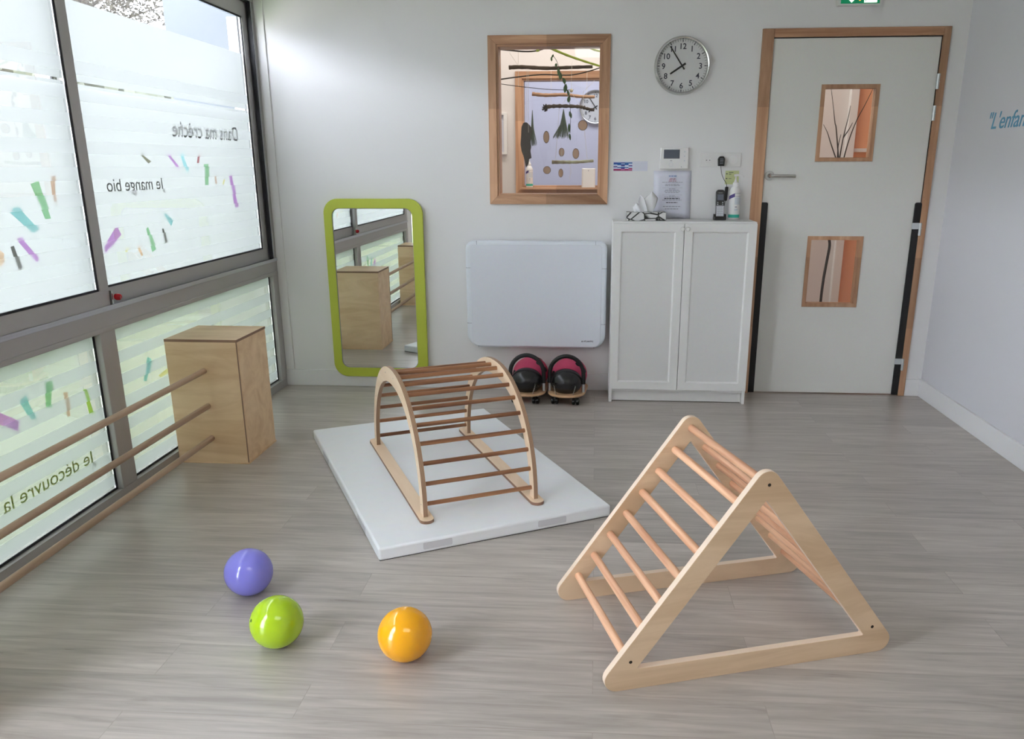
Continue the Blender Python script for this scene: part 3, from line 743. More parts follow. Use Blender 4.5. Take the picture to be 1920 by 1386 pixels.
# ================================================================== MIRROR
mt = thing('wall_mirror', 'tall mirror with a rounded lime green frame hanging on the back wall', 'mirror', (0, 0, 0))
mo = rpoly([(.329, .070), (.932, .070), (.936, 1.175), (.329, 1.175)], .088, 12)
mi_ = rpoly([(.381, .128), (.871, .128), (.873, 1.119), (.379, 1.119)], .046, 12)
MB().band(mo, mi_, -.034, -.010, XZ).build('frame', M['lime'], mt, bevel=.0015)
MB().prism(mi_, -.0265, -.0245, XZ).build('mirror_glass', M['mirror'], mt)
MB().prism(rpoly([(.345, .088), (.918, .088), (.918, 1.160), (.345, 1.160)], .07, 8), -.0095, -.001, XZ).build('backing_board', M['plyedge_b'], mt)
MB().band(rpoly([(.3812, .1282), (.8708, .1282), (.8728, 1.1188), (.3792, 1.1188)], .0455, 12), rpoly([(.384, .131), (.868, .131), (.870, 1.116), (.382, 1.116)], .043, 12), -.0300, -.0268, XZ).build('inner_lip', M['ink2'], mt)

# ================================================================== MAT AND CLIMBING ARCH
MX, MY = 1.2225, -2.345
ang = math.atan2(.470, .883)
mat_t = thing('gym_mat', 'white vinyl gym mat lying on the floor under the wooden climbing arch', 'mat', (MX, MY, 0), ang)
b = MB(); b.box(0, .945, 0, 1.468, 0, .05)
bmesh.ops.subdivide_edges(b.bm, edges=b.bm.edges[:], cuts=1)
b.build('cushion', M['vinyl'], mat_t, bevel=.009, bseg=4)
for (a0, a1) in ((.165, .275), (.625, .745)):
    MB().prism(rpoly([(a0, .013), (a1, .013), (a1, .040), (a0, .040)], .005), -.0016, .001, XZ).build('grip_strip', M['patch'], mat_t)
for (a0, a1) in ((.22, .36), (1.02, 1.16)):
    MB().prism(rpoly([(a0, .013), (a1, .013), (a1, .040), (a0, .040)], .005), -.0016, .001, YZ).build('grip_strip', M['patch'], mat_t)
MB().box(.003, .942, .003, 1.465, .0, .0022).build('seam_edge', M['gasket'], mat_t)
bpy.data.objects['seam_edge'].scale = (1.0035, 1.002, 1)

e1 = Vector((math.cos(ang), math.sin(ang), 0)); e2 = Vector((-math.sin(ang), math.cos(ang), 0))
A0 = Vector((MX, MY, 0)) + e1 * .223 + e2 * .152
arch = thing('climbing_arch', 'arched wooden climbing frame with brown rungs standing on the white mat', 'climbing frame', (A0.x, A0.y, .05), ang - math.radians(1.7))
RT = .013
qc, aa, hh, nn = .483, .471, .477, 2.12
def sup(th, a=aa, h=hh, n=nn):
    c, s = math.cos(th), math.sin(th)
    return (qc - a * math.copysign(abs(c) ** (2 / n), c), RT + h * abs(s) ** (2 / n))
TH = [PI * (0.5 - 0.5 * math.cos(PI * i / 64)) for i in range(65)]
outer = [sup(t) for t in TH]
def inset(pts, w):
    out = []
    for i, p in enumerate(pts):
        a = Vector(pts[max(0, i - 1)]); c = Vector(pts[min(len(pts) - 1, i + 1)]); t = (c - a).normalized(); n = Vector((t.y, -t.x))
        q = Vector(p) + n * w(i); out.append((q.x, max(RT, q.y)))
    out[0] = (pts[0][0] + w(0), RT); out[-1] = (pts[-1][0] - w(0), RT)
    return out
inner = inset(outer, lambda i: .046 + .020 * math.sin(TH[i]) ** 2)
mid = inset(outer, lambda i: .027)
for s0 in (0.0, .458):
    MB().band(outer, inner, s0 - .009, s0 + .009, YZ, closed=False, mi=0, mi_rim=1).build('side_arch', [M['birch'], M['plyedge']], arch, bevel=.0015)
    cap = [(s0 + .0275 * math.cos(a), .0 + .0275 * math.sin(a)) for a in [PI + PI * k / 10 for k in range(11)]] + [(s0 + .0275 * math.cos(a), .988 + .0275 * math.sin(a)) for a in [PI * k / 10 for k in range(11)]]
    MB().prism(cap, 0, RT, XY, mi=0, mi_side=1).build('base_rail', [M['birch'], M['plyedge_b']], arch, bevel=.001)
seg = [0]
for p, q in zip(mid, mid[1:]): seg.append(seg[-1] + (Vector(q) - Vector(p)).length)
Ltot = seg[-1]; dstep = (Ltot / 2 - .042) / 8.5
def along(s):
    for i in range(len(seg) - 1):
        if seg[i + 1] >= s:
            t = (s - seg[i]) / (seg[i + 1] - seg[i]); return Vector(mid[i]).lerp(Vector(mid[i + 1]), t)
for k in range(-9, 9):
    p = along(Ltot / 2 + (k + .5) * dstep)
    MB().tube([(.006, 0, 0), (.452, 0, 0)], .0088, 14).build('rung', M['rung_a'], arch, loc=(0, p.x, p.y))
for k in (-9, -5, -1, 1, 5, 8):
    p = along(Ltot / 2 + (k + .5) * dstep)
    MB().lathe([(0, 0), (.0028, 0), (.0026, .0008), (0, .0008)], 10, mat=Matrix.Translation((-.0088, p.x, p.y)) @ Matrix.Rotation(-PI / 2, 4, 'Y')).build('screw', M['chrome'], arch)

# ================================================================== CLIMBING TRIANGLE
th = math.atan2(.26, .825)
tri = thing('climbing_triangle', 'triangular wooden climbing frame with round rungs standing on the floor at the right', 'climbing frame', (2.03, -3.032, 0), th)
TC, HW, TH_, = .425, .472, .622
to = rpoly([(TC - HW, 0), (TC + HW, 0), (TC, TH_)], .036, 9)
ti = rpoly([(.079, .062), (.771, .062), (TC, .517)], .003, 9)
for y0, y1 in ((0, .021), (.484, .505)):
    b = MB(); b.band(to, ti, y0, y1, XZ, mi=0, mi_rim=1); b.build('side_panel', [M['birch_t'], M['edge_light']], tri, bevel=.0015)
pts = [(TC, .560)] + [(TC + sg * .0525 * k, .560 - .0678 * k) for sg in (-1, 1) for k in range(1, 8)]
for x, z in pts:
    MB().tube([(0, .015, 0), (0, .490, 0)], .0122, 16).build('rung', M['rung_t'], tri, loc=(x, 0, z))
for x, z in (pts[0], pts[7], pts[14]):
    MB().lathe([(0, 0), (.0048, 0), (.0045, .0006), (0, .0006)], 14, mat=Matrix.Translation((x + .004, .0, z)) @ Matrix.Rotation(PI / 2, 4, 'X')).build('screw', M['dark'], tri)

# ================================================================== BALLS
def ball(loc, r, m, label, valve=None):
    t = thing('toy_ball', label, 'ball', (loc[0], loc[1], 0), group='plastic toy balls on the floor')
    MB().sphere((0, 0, r), r, 64, 40).build('shell', m, t)
    if valve:
        v = Vector(valve).normalized()
        mw = Matrix.Translation(Vector((0, 0, r)) + v * (r - .0012)) @ v.to_track_quat('Z', 'Y').to_matrix().to_4x4()
        MB().lathe([(.0045, 0), (.0045, .002), (.0025, .0022), (.0018, -.001), (0, -.001)], 16, mat=mw).build('valve', M['leafg'], t)
    return t


ball((.854, -2.589), .0775, M['purple'], 'glossy lilac plastic ball, the farthest of the three from the camera')
ball((1.061, -2.873), .0768, M['green'], 'glossy lime green plastic ball with a small valve', valve=(-.75, -.60, .38))
ball((1.452, -2.912), .0775, M['orange'], 'glossy orange yellow plastic ball between the mat and the camera')

# ================================================================== WHEELED RIDE-ONS
bug = thing('ride_on_toy', 'ladybird ride-on toy with crimson back under the heater, beside the cabinet', 'ride-on toy', (1.829, -.205, 0), group='ladybird ride-ons under the heater')
bo = rpoly([(-.112, -.190), (.112, -.190), (.112, .165), (-.112, .165)], [.110, .110, .108, .108], 14)
MB().prism(bo, .054, .069, XY).build('base_board', wood('pale_base_board', (0.72, 0.47, 0.27), (0.58, 0.34, 0.18), 0, rough=0.4), bug, bevel=.005, bseg=3)
b = MB(); b.sphere((0, .03, .143), 1.0, 40, 24, sc=(.108, .150, .100)); b.build('seat_body', M['pink'], bug)
for (x, y, zz) in ((.058, -.02, 1), (-.085, -.055, 1), (.098, .0, 1), (-.03, .08, 1), (.045, .11, 1)):
    q = 1 - ((x) / .108) ** 2 - ((y - .03) / .150) ** 2
    z = .143 + .100 * math.sqrt(max(0.02, q))
    nrm = Vector((x / .108 ** 2, (y - .03) / .150 ** 2, (z - .143) / .1 ** 2)).normalized()
    mw = Matrix.Translation((x, y, z)) @ nrm.to_track_quat('Z', 'Y').to_matrix().to_4x4()
    MB().lathe([(0, -.004), (.017, -.003), (.015, .0018), (0, .0022)], 18, mat=mw).build('spot', M['rubber'], bug)
MB().sphere((0, -.088, .128), 1.0, 36, 22, sc=(.094, .084, .080)).build('head', M['black'], bug)
hp = [(-.101, -.085, .069), (-.101, -.085, .150)] + [(.101 * -math.cos(a), -.085, .175 + .108 * math.sin(a)) for a in [PI * k / 20 for k in range(21)]] + [(.101, -.085, .150), (.101, -.085, .069)]
b = MB(); b.tube([p for p in hp if p[2] > .118] if False else [(-.101, -.085, .118)] + hp[1:-1] + [(.101, -.085, .118)], .0125, 14); b.build('handle_grip', M['rubber'], bug)
for sx in (-1, 1):
    MB().tube([(sx * .101, -.085, .066), (sx * .101, -.085, .121)], .0095, 14).build('handle_post', M['alu_l'], bug)
    pts = []
    p0, p1 = Vector((sx * .050, -.178, .072)), Vector((sx * .064, -.163, .125))
    for k in range(60):
        t = k / 59; a = k * 1.05; c = p0.lerp(p1, t); pts.append(c + Vector((math.cos(a) * .0035, math.sin(a) * .0035, 0)))
    MB().tube(pts, .0011, 5).build('antenna_spring', M['chrome'], bug)
    MB().sphere((sx * .065, -.160, .130), .0068, 14, 9).build('antenna_bead', M['rubber'], bug)
for (x, y) in ((-.062, -.132), (.062, -.132), (-.062, .115), (.062, .115)):
    b = MB()
    for dx in (-.012, .012):
        b.lathe([(0, -.009), (.017, -.009), (.021, -.006), (.022, 0), (.021, .006), (.017, .009), (0, .009)], 22, mat=Matrix.Translation((x + dx, y, .022)) @ Matrix.Rotation(PI / 2, 4, 'Y'))
    b.box(x - .005, x + .005, y - .014, y + .014, .015, .0545)
    b.build('caster', M['black'], bug)
bug.rotation_euler = (0, 0, math.radians(-6))
b2 = copy_tree(bug); b2.location = (1.592, -.195, 0)
b2['label'] = 'ladybird ride-on toy with crimson back, left of the pair, half hidden behind the arch'

# ================================================================== HEATER
ht = thing('wall_heater', 'white panel heater with rounded corners mounted on the back wall', 'heater', (0, 0, 0))
hx0, hx1, hz0, hz1 = 1.203, 2.047, .290, .936
MB().prism(rpoly([(hx0, hz0), (hx1, hz0), (hx1, hz1), (hx0, hz1)], [.085, .085, .050, .050], 10), -.115, -.030, XZ).build('casing', M['heater2'], ht, bevel=.018, bseg=5)
MB().prism(rpoly([(hx0 + .030, hz0 + .012), (hx1 - .030, hz0 + .012), (hx1 - .030, hz1 - .022), (hx0 + .030, hz1 - .022)], [.045, .045, .025, .025], 8), -.118, -.112, XZ).build('front_plate', M['heater'], ht, bevel=.0015)
for sx, xx in ((1, hx0), (-1, hx1)):
    for z0, z1 in ((hz0 + .150, hz0 + .152), (hz1 - .160, hz1 - .158)):
        xa, xb = sorted((xx + sx * .002, xx + sx * .031)); MB().box(xa, xb, -.1165, -.080, z0, z1).build('corner_joint', M['ink2'], ht)
    xa, xb = sorted((xx + sx * .068, xx + sx * .070))
    MB().box(xa, xb, -.1165, -.10, hz1 - .022, hz1 - .0008).build('corner_joint', M['ink2'], ht)
    MB().box(xa, xb, -.1165, -.10, hz0 + .001, hz0 + .012).build('corner_joint', M['ink2'], ht)
for x in (1.36, 1.88): MB().box(x, x + .05, -.031, 0, .40, .82).build('wall_bracket', M['heater'], ht)
text('maker_mark', 'ATLANTIC', .0125, M['ink'], on_back(1.915, -.1185, .333), ht, extrude=.0003, offset=.0004)
MB().prism([(1.902, .333), (1.911, .333), (1.9065, .343)], -.1185, -.1175, XZ).build('maker_mark', M['ink'], ht)

# ================================================================== CABINET
cb = thing('cabinet', 'low white two-door cabinet standing between the heater and the door', 'cabinet', (0, 0, 0))
cx0, cx1, cy0 = 2.072, 2.874, -.285
b = MB(); b.box(cx0, cx0 + .019, cy0 + .020, -.016, 0, 1.060).box(cx1 - .019, cx1, cy0 + .020, -.016, 0, 1.060)
b.box(cx0 + .019, cx1 - .019, cy0 + .020, -.016, 1.040, 1.060).box(cx0 + .019, cx1 - .019, cy0 + .020, -.016, .068, .088).box(cx0 + .019, cx1 - .019, -.022, -.016, .088, 1.040)
b.build('carcass', M['cab'], cb, bevel=.0015)
MB().box(cx0 + .019, cx1 - .019, cy0 + .050, cy0 + .066, .004, .068).build('plinth', M['cab'], cb, bevel=.001)
for x0, x1, kx in ((cx0 + .003, 2.4705, 2.461), (2.4735, cx1 - .001, 2.4885)):
    z0, z1 = .086, 1.052; r = .045
    b = MB(); y0, y1 = cy0, cy0 + .018
    out = [(x0, z0), (x1, z0), (x1, z1), (x0, z1)]; inn = [(x0 + r, z0 + r), (x1 - r, z0 + r), (x1 - r, z1 - r), (x0 + r, z1 - r)]
    in2 = [(x0 + r + .008, z0 + r + .008), (x1 - r - .008, z0 + r + .008), (x1 - r - .008, z1 - r - .008), (x0 + r + .008, z1 - r - .008)]
    # frame with a sloping inner moulding and a recessed panel
    V = {}
    for nm, P, y in (('o', out, y0), ('i', inn, y0), ('p', in2, y0 + .009), ('b', out, y1)):
        V[nm] = [b.bm.verts.new((u, y, v)) for u, v in P]
    for i in range(4):
        j = (i + 1) % 4
        for A, B in (('o', 'i'), ('i', 'p'), ('b', 'o')): b.bm.faces.new((V[A][i], V[A][j], V[B][j], V[B][i]))
    f = b.bm.faces.new(V['p']); f.material_index = 1; b.bm.faces.new(V['b'][::-1])
    d = b.build('door', [M['cab'], M['cab_p']], cb, bevel=.0012)
    MB().lathe([(0, 0), (.006, 0), (.006, .010), (.011, .014), (.0125, .020), (.010, .025), (0, .026)], 20, mat=Matrix.Translation((kx, cy0 + .001, 1.023)) @ Matrix.Rotation(PI / 2, 4, 'X')).build('knob', M['white'], d)

# ------------------------------------------------------------------ on the cabinet
ts = thing('tissue_box', 'white tissue box with a black circle pattern and a tissue pulled up, on the cabinet', 'tissue box', (2.152, -.176, 1.060))
m, nt, bs = new_mat('tissue_box_print'); N = nt.nodes; L = nt.links
tc = N.new('ShaderNodeTexCoord'); vo = N.new('ShaderNodeTexVoronoi'); vo.feature = 'DISTANCE_TO_EDGE'; vo.inputs['Scale'].default_value = 17
mp = N.new('ShaderNodeMapping'); mp.inputs['Scale'].default_value = (1, .4, 1.3); L.new(tc.outputs['Object'], mp.inputs[0]); L.new(mp.outputs[0], vo.inputs['Vector'])
rp = N.new('ShaderNodeValToRGB'); rp.color_ramp.elements[0].position = .045; rp.color_ramp.elements[0].color = (.015, .018, .016, 1); rp.color_ramp.elements[1].position = .075; rp.color_ramp.elements[1].color = (.66, .66, .655, 1)
L.new(vo.outputs['Distance'], rp.inputs[0]); L.new(rp.outputs[0], bs.inputs['Base Color']); bs.inputs['Roughness'].default_value = .4
MB().box(0, .224, 0, .115, 0, .046).build('carton', m, ts, bevel=.002)
def petal(base_x, tip_x, tip_z, w0, w1, lean, curl):
    b = MB(); n, k = 10, 8; G = []
    for i in range(n + 1):
        t = i / n; row = []
        cx = base_x + (tip_x - base_x) * t ** 1.3; ww = w0 + (w1 - w0) * math.sin(min(1, t * 1.15) * PI * .62)
        if t > .72: ww *= 1 - (t - .72) * 2.9
        for j in range(k + 1):
            s = j / k - .5
            row.append(b.bm.verts.new((cx + s * ww, .055 + lean * t + curl * (s * s * 4) * (.3 + t) + .006 * math.sin(7 * s + 5 * t), .044 + tip_z * t - .018 * abs(s) * t + .010 * s * t)))
        G.append(row)
    for i in range(n):
        for j in range(k): b.bm.faces.new((G[i][j], G[i][j + 1], G[i + 1][j + 1], G[i + 1][j]))
    return b
for args in ((.098, .076, .100, .050, .040, .006, -.022), (.128, .142, .118, .045, .085, -.012, .020), (.062, .055, .055, .035, .045, .010, .020)):
    o = petal(*args).build('tissue', M['tissue'], ts, smooth=60); md = o.modifiers.new('thick', 'SOLIDIFY'); md.thickness = .0012

ph = thing('cordless_phone', 'black and silver cordless phone standing in its charging cradle on the cabinet', 'phone', (2.690, -.085, 1.060))
MB().prism(rpoly([(-.038, -.028), (.038, -.028), (.034, .028), (-.034, .028)], .012), 0, .022, XY).build('cradle', M['black'], ph, bevel=.003)
for sx in (-1, 1): MB().box(sx * .030 - .005, sx * .030 + .005, -.020, .016, .020, .034).build('cradle_ear', M['black'], ph, bevel=.003)
hs = MB(); tilt = Matrix.Translation((0, -.004, .012)) @ Matrix.Rotation(math.radians(-9), 4, 'X')
fz = lambda u, v, w: tilt @ Vector((u, w, v))
hs.prism(rpoly([(-.0235, 0), (.0235, 0), (.0255, .158), (-.0255, .158)], [.006, .006, .016, .016]), -.011, .011, fz); hand = hs.build('handset', M['black'], ph, bevel=.003)
MB().prism(rpoly([(-.0215, .004), (.0215, .004), (.0225, .068), (-.0225, .068)], .003), -.0125, -.0105, fz).build('keypad_plate', pm('silver_plastic', (.50, .50, .54), .35, metal=.3), hand)
MB().prism(rpoly([(-.018, .098), (.018, .098), (.018, .132), (-.018, .132)], .002), -.0125, -.0105, fz).build('screen', M['screen'], hand)
b = MB()
for r in range(4):
    for c in range(3): b.box(-.017 + c * .0125, -.008 + c * .0125, -.0132, -.0123, .012 + r * .013, .020 + r * .013, mat=tilt)
b.build('keys', M['labelgrey'], hand)
for x in (-.017, .011):
    for z in (.073, .083): MB().box(x, x + .006, -.0125, -.0110, z, z + .005, mat=tilt).build('menu_key', M['labelgrey'], hand)
MB().box(-.012, .012, -.0120, -.0108, .139, .1408, mat=tilt).build('maker_mark', M['labelgrey'], hand)

def pump_bottle(name, label, loc, s=1.0, pump=True):
    t = thing(name, label, 'bottle', loc); r = .0315 * s
    MB().lathe([(0, 0), (r * .93, 0), (r, .004), (r, .150 * s), (r * .97, .160 * s), (r * .75, .178 * s), (r * .42, .188 * s), (r * .40, .192 * s), (0, .192 * s)], 36).build('body', M['white'], t)
    MB().lathe([(r + .0004, .012 * s), (r + .0004, .030 * s)], 36).build('label_band', M['teal'], t)
    # printed label wraps round the front
    def wrap(nm, a0, a1, z0, z1, mt, slant=0):
        b = MB(); n = 10; rr = r + .0005
        P = [[b.bm.verts.new((rr * math.cos(a0 + (a1 - a0) * i / n), rr * math.sin(a0 + (a1 - a0) * i / n), (z + slant * i / n) * s)) for i in range(n + 1)] for z in (z0, z1)]
        for i in range(n): b.bm.faces.new((P[0][i], P[0][i + 1], P[1][i + 1], P[1][i]))
        b.build(nm, mt, t)
    wrap('label_flash', math.radians(185), math.radians(262), .112, .132, M['purplelab'], .018)
    wrap('label_panel', math.radians(262), math.radians(345), .086, .126, M['labelgrey'])
    wrap('label_line', math.radians(262), math.radians(345), .148, .150, M['ink2'])
    wrap('label_line', math.radians(262), math.radians(345), .131, .133, M['ink2'])
    wrap('label_symbol', math.radians(268), math.radians(290), .070, .076, M['ink2'])
    wrap('label_symbol', math.radians(262), math.radians(300), .052, .062, M['labelgrey'])
    MB().lathe([(.0155 * s, .186 * s), (.0155 * s, .206 * s), (.012 * s, .210 * s), (.0075 * s, .216 * s), (.006 * s, .226 * s), (.004 * s, .228 * s), (.004 * s, .246 * s)], 24).build('pump_collar', M['white'], t)
    if pump:
        b = MB(); b.tube([(-.010, 0, .247 * s), (.004, 0, .250 * s), (.032, -.004, .250 * s), (.041, -.005, .246 * s), (.044, -.005, .238 * s)], [.007, .007, .0045, .004, .003], 12); b.build('pump_head', M['white'], t)
    return t
pump_bottle('sanitizer_bottle', 'tall white pump bottle with a teal base band, beside the phone on the cabinet', (2.776, -.052, 1.060))

# ================================================================== ON THE WALL
MB_ = MB
cal = thing('wall_planner', 'small wall chart with a blue and magenta grid taped beside the inner window', 'chart', (0, 0, 0))
MB().box(2.071, 2.272, -.0016, -.0003, 1.333, 1.388).build('sheet', M['paper'], cal)
cc = [(.03, .05, .35), (.02, .10, .38), (.04, .14, .44), (.40, .55, .75), (.09, .03, .25), (.42, .03, .15), (.35, .02, .10), (.70, .75, .88), (.55, .25, .45)]
cms = [pm('chart_ink', c, .6) for c in cc]
grid = ['012703756', '001377255', '013044558', '022377655', '013724667']
grid = [[0, 1, 3, 7, 4, 3, 7, 5, 5], [1, 1, 2, 7, 7, 1, 7, 5, 6], [0, 3, 1, 4, 3, 1, 4, 8, 5], [2, 2, 2, 7, 7, 1, 7, 5, 5], [1, 3, 7, 4, 3, 7, 6, 8, 5]]
for i, col in enumerate(grid):
    for j, c in enumerate(col):
        if i * 9 + j < 45: pass
b = MB()
for i, col in enumerate(grid):
    for j, c in enumerate(col): b.box(2.074 + i * .0218, 2.0958 + i * .0218, -.0021, -.0015, 1.3815 - j * .0052 - .0052, 1.3815 - j * .0052, mi=c)
b.build('coloured_grid', cms, cal, smooth=0)
b = MB()
for k in range(5): b.box(2.196, 2.262 - .01 * (k % 2), -.0020, -.0015, 1.376 - k * .008, 1.3775 - k * .008)
b.build('printed_lines', M['labelgrey'], cal)

ic = thing('intercom', 'white video intercom panel with a grey screen on the wall above the notice', 'intercom', (0, 0, 0))
MB().box(2.343, 2.503, -.026, -.001, 1.343, 1.463).build('housing', M['white'], ic, bevel=.004)
MB().box(2.361, 2.452, -.0275, -.0255, 1.402, 1.452).build('screen', M['screen'], ic, bevel=.001)
MB().band([(2.404 + .0125 * math.cos(a), 1.369 + .0125 * math.sin(a)) for a in [2 * PI * k / 24 for k in range(24)]], [(2.404 + .0108 * math.cos(a), 1.369 + .0108 * math.sin(a)) for a in [2 * PI * k / 24 for k in range(24)]], -.0275, -.0255, XZ).build('call_button', M['labelgrey'], ic)
MB().box(2.398, 2.410, -.0268, -.0258, 1.3895, 1.3915).build('maker_mark', M['ink'], ic)
for z in (1.440, 1.415, 1.39): MB().lathe([(0, 0), (.004, 0), (.004, .001), (0, .001)], 14, mat=Matrix.Translation((2.480, -.0255, z)) @ Matrix.Rotation(PI / 2, 4, 'X')).build('side_button', M['labelgrey'], ic)
MB().box(2.462, 2.466, -.0268, -.0258, 1.353, 1.358).build('indicator', M['ink2'], ic)

nt_ = thing('notice_sheet', 'printed sheet of paper on the wall below the intercom, just above the cabinet', 'notice', (0, 0, 0))
b = MB(); n = 8; G = []
for i in range(n + 1):
    t = i / n; G.append([b.bm.verts.new((2.309 + .218 * s + .004 * (1 - t), -.0022 - .004 * math.sin(PI * s) * math.sin(PI * t) - (.004 * s * (1 - t) ** 3), 1.0625 + (1.334 - 1.0625) * t)) for s in [k / 6 for k in range(7)]])
for i in range(n):
    for j in range(6): b.bm.faces.new((G[i][j], G[i][j + 1], G[i + 1][j + 1], G[i + 1][j]))
o = b.build('sheet', M['paper'], nt_, smooth=60); md = o.modifiers.new('thick', 'SOLIDIFY'); md.thickness = .0004
NL = [('CONSIGNES', 1.302, .0105, 'blueink'), ('SAMU : 15', 1.289, .007, 'redink'), ('POLICE : 17', 1.282, .007, 'redink'), ('POMPIERS : 18', 1.275, .007, 'redink'), ('Depuis le poste fixe composer le numero', 1.268, .0062, 'ink2'),
      ('en cas de besoin appeler', 1.256, .0068, 'ink2'), ('la personne de permanence', 1.249, .0068, 'ink2'), ('_____________________________________', 1.237, .0062, 'ink2'), ('La direction', 1.231, .0066, 'ink2'),
      ('se trouve dans le bureau', 1.224, .0068, 'ink2'), ('au rez-de-chaussee a gauche', 1.217, .0068, 'ink2'), ('pour toute demande utile', 1.210, .0068, 'ink2'), ('_____________________________________', 1.197, .0062, 'ink2'),
      ('La cuisine', 1.191, .0066, 'ink2'), ('est ouverte tous les jours', 1.184, .0068, 'ink2'), ('MERCI DE REFERMER', 1.175, .0105, 'ink'), ('la porte du couloir derriere vous', 1.167, .0068, 'ink2'), ('PENSER AU BADGE', 1.152, .0088, 'ink'), ('Merci a tous, bonne journee', 1.130, .0075, 'ink2'), ('Bonne journee a tous', 1.116, .0078, 'ink2')]
for s, z, sz, mt_ in NL:
    # the writing on the real sheet is too small to read: only lines of print the size and colour of its own
    wln = len(s) * sz * .50
    b = MB(); x = 2.420 - wln / 2
    while x < 2.420 + wln / 2:
        wd = random.uniform(.008, .020) if s[0] != '_' else wln
        b.box(x, min(x + wd, 2.420 + wln / 2), -.0078, -.0074, z, z + sz * (.45 if s[0] != '_' else .16)); x += wd + .003
    b.build('line_of_print', M[mt_], nt_, smooth=0)
sk = thing('socket_plate', 'white triple wall plate with a socket and a round blank, beside the door frame', 'socket', (0, 0, 0))
MB().box(2.568, 2.806, -.010, -.001, 1.355, 1.434).build('plate', M['white2'], sk, bevel=.003)
CX = Matrix.Rotation(PI / 2, 4, 'X')
MB().lathe([(.024, 0), (.024, .003), (.0215, .0035), (.0205, .001), (.0205, -.003), (0, -.003)], 30, mat=Matrix.Translation((2.618, -.0102, 1.394)) @ CX).build('socket_ring', M['white'], sk)
b = MB()
for dx in (-.009, .009): b.lathe([(0, 0), (.0028, 0), (.0026, .0006), (0, .0006)], 12, mat=Matrix.Translation((2.618 + dx, -.0095, 1.393)) @ CX)
b.build('pin_hole', M['ink'], sk)
MB().lathe([(.025, 0), (.025, .003), (.0225, .0035), (.0225, .0025), (0, .0025)], 30, mat=Matrix.Translation((2.760, -.0102, 1.394)) @ CX).build('round_blank', M['white'], sk)
MB().lathe([(.024, 0), (.024, .003), (.0215, .0035), (.0205, .001), (0, .001)], 30, mat=Matrix.Translation((2.689, -.0102, 1.394)) @ CX).build('socket_ring', M['white'], sk)
ad = thing('power_adapter', 'black plug-in power adapter with a thin cable running down behind the phone', 'adapter', (0, 0, 0))
MB().prism(rpoly([(2.672, 1.360), (2.707, 1.360), (2.709, 1.400), (2.700, 1.414), (2.679, 1.414), (2.670, 1.400)], .004), -.046, -.0140, XZ).build('housing', M['black'], ad, bevel=.003)
b = MB()
for k in range(4): b.box(2.680, 2.699, -.0466, -.0459, 1.374 + k * .008, 1.376 + k * .008)
b.build('rating_print', M['ink2'], ad)
import itertools
def smooth_path(P, n=8):
    P = [Vector(p) for p in P]; out = []
    Q = [P[0]] + P + [P[-1]]
    for i in range(1, len(Q) - 2):
        for k in range(n):
            t = k / n; a, b_, c, d = Q[i - 1], Q[i], Q[i + 1], Q[i + 2]
            out.append(.5 * ((2 * b_) + (-a + c) * t + (2 * a - 5 * b_ + 4 * c - d) * t * t + (-a + 3 * b_ - 3 * c + d) * t ** 3))
    out.append(P[-1]); return out
MB().tube(smooth_path([(2.689, -.030, 1.361), (2.691, -.030, 1.345), (2.698, -.025, 1.315), (2.713, -.02, 1.285), (2.728, -.02, 1.262), (2.731, -.022, 1.235), (2.729, -.026, 1.19), (2.722, -.030, 1.12), (2.722, -.040, 1.075), (2.712, -.055, 1.0685)]), .0016, 7).build('cable', M['black'], ad)
MB().prism(rpoly([(2.719, 1.165), (2.736, 1.165), (2.740, 1.245), (2.722, 1.245)], .006), -.034, -.016, XZ).build('cable_clip', M['black'], ad, bevel=.002)
no = thing('sticky_note', 'pale yellow green note with two dark marks stuck to the wall behind the pump bottle', 'note', (0, 0, 0))
MB().box(2.722, 2.800, -.0014, -.0004, 1.258, 1.334).build('sheet', M['note'], no)
b = MB(); b.box(2.726, 2.735, -.0020, -.0014, 1.314, 1.319).box(2.726, 2.735, -.0020, -.0014, 1.288, 1.293); b.box(2.742, 2.768, -.0020, -.0014, 1.323, 1.326).box(2.742, 2.756, -.0020, -.0014, 1.313, 1.316).box(2.742, 2.758, -.0020, -.0014, 1.289, 1.2915); b.build('writing', M['ink'], no)

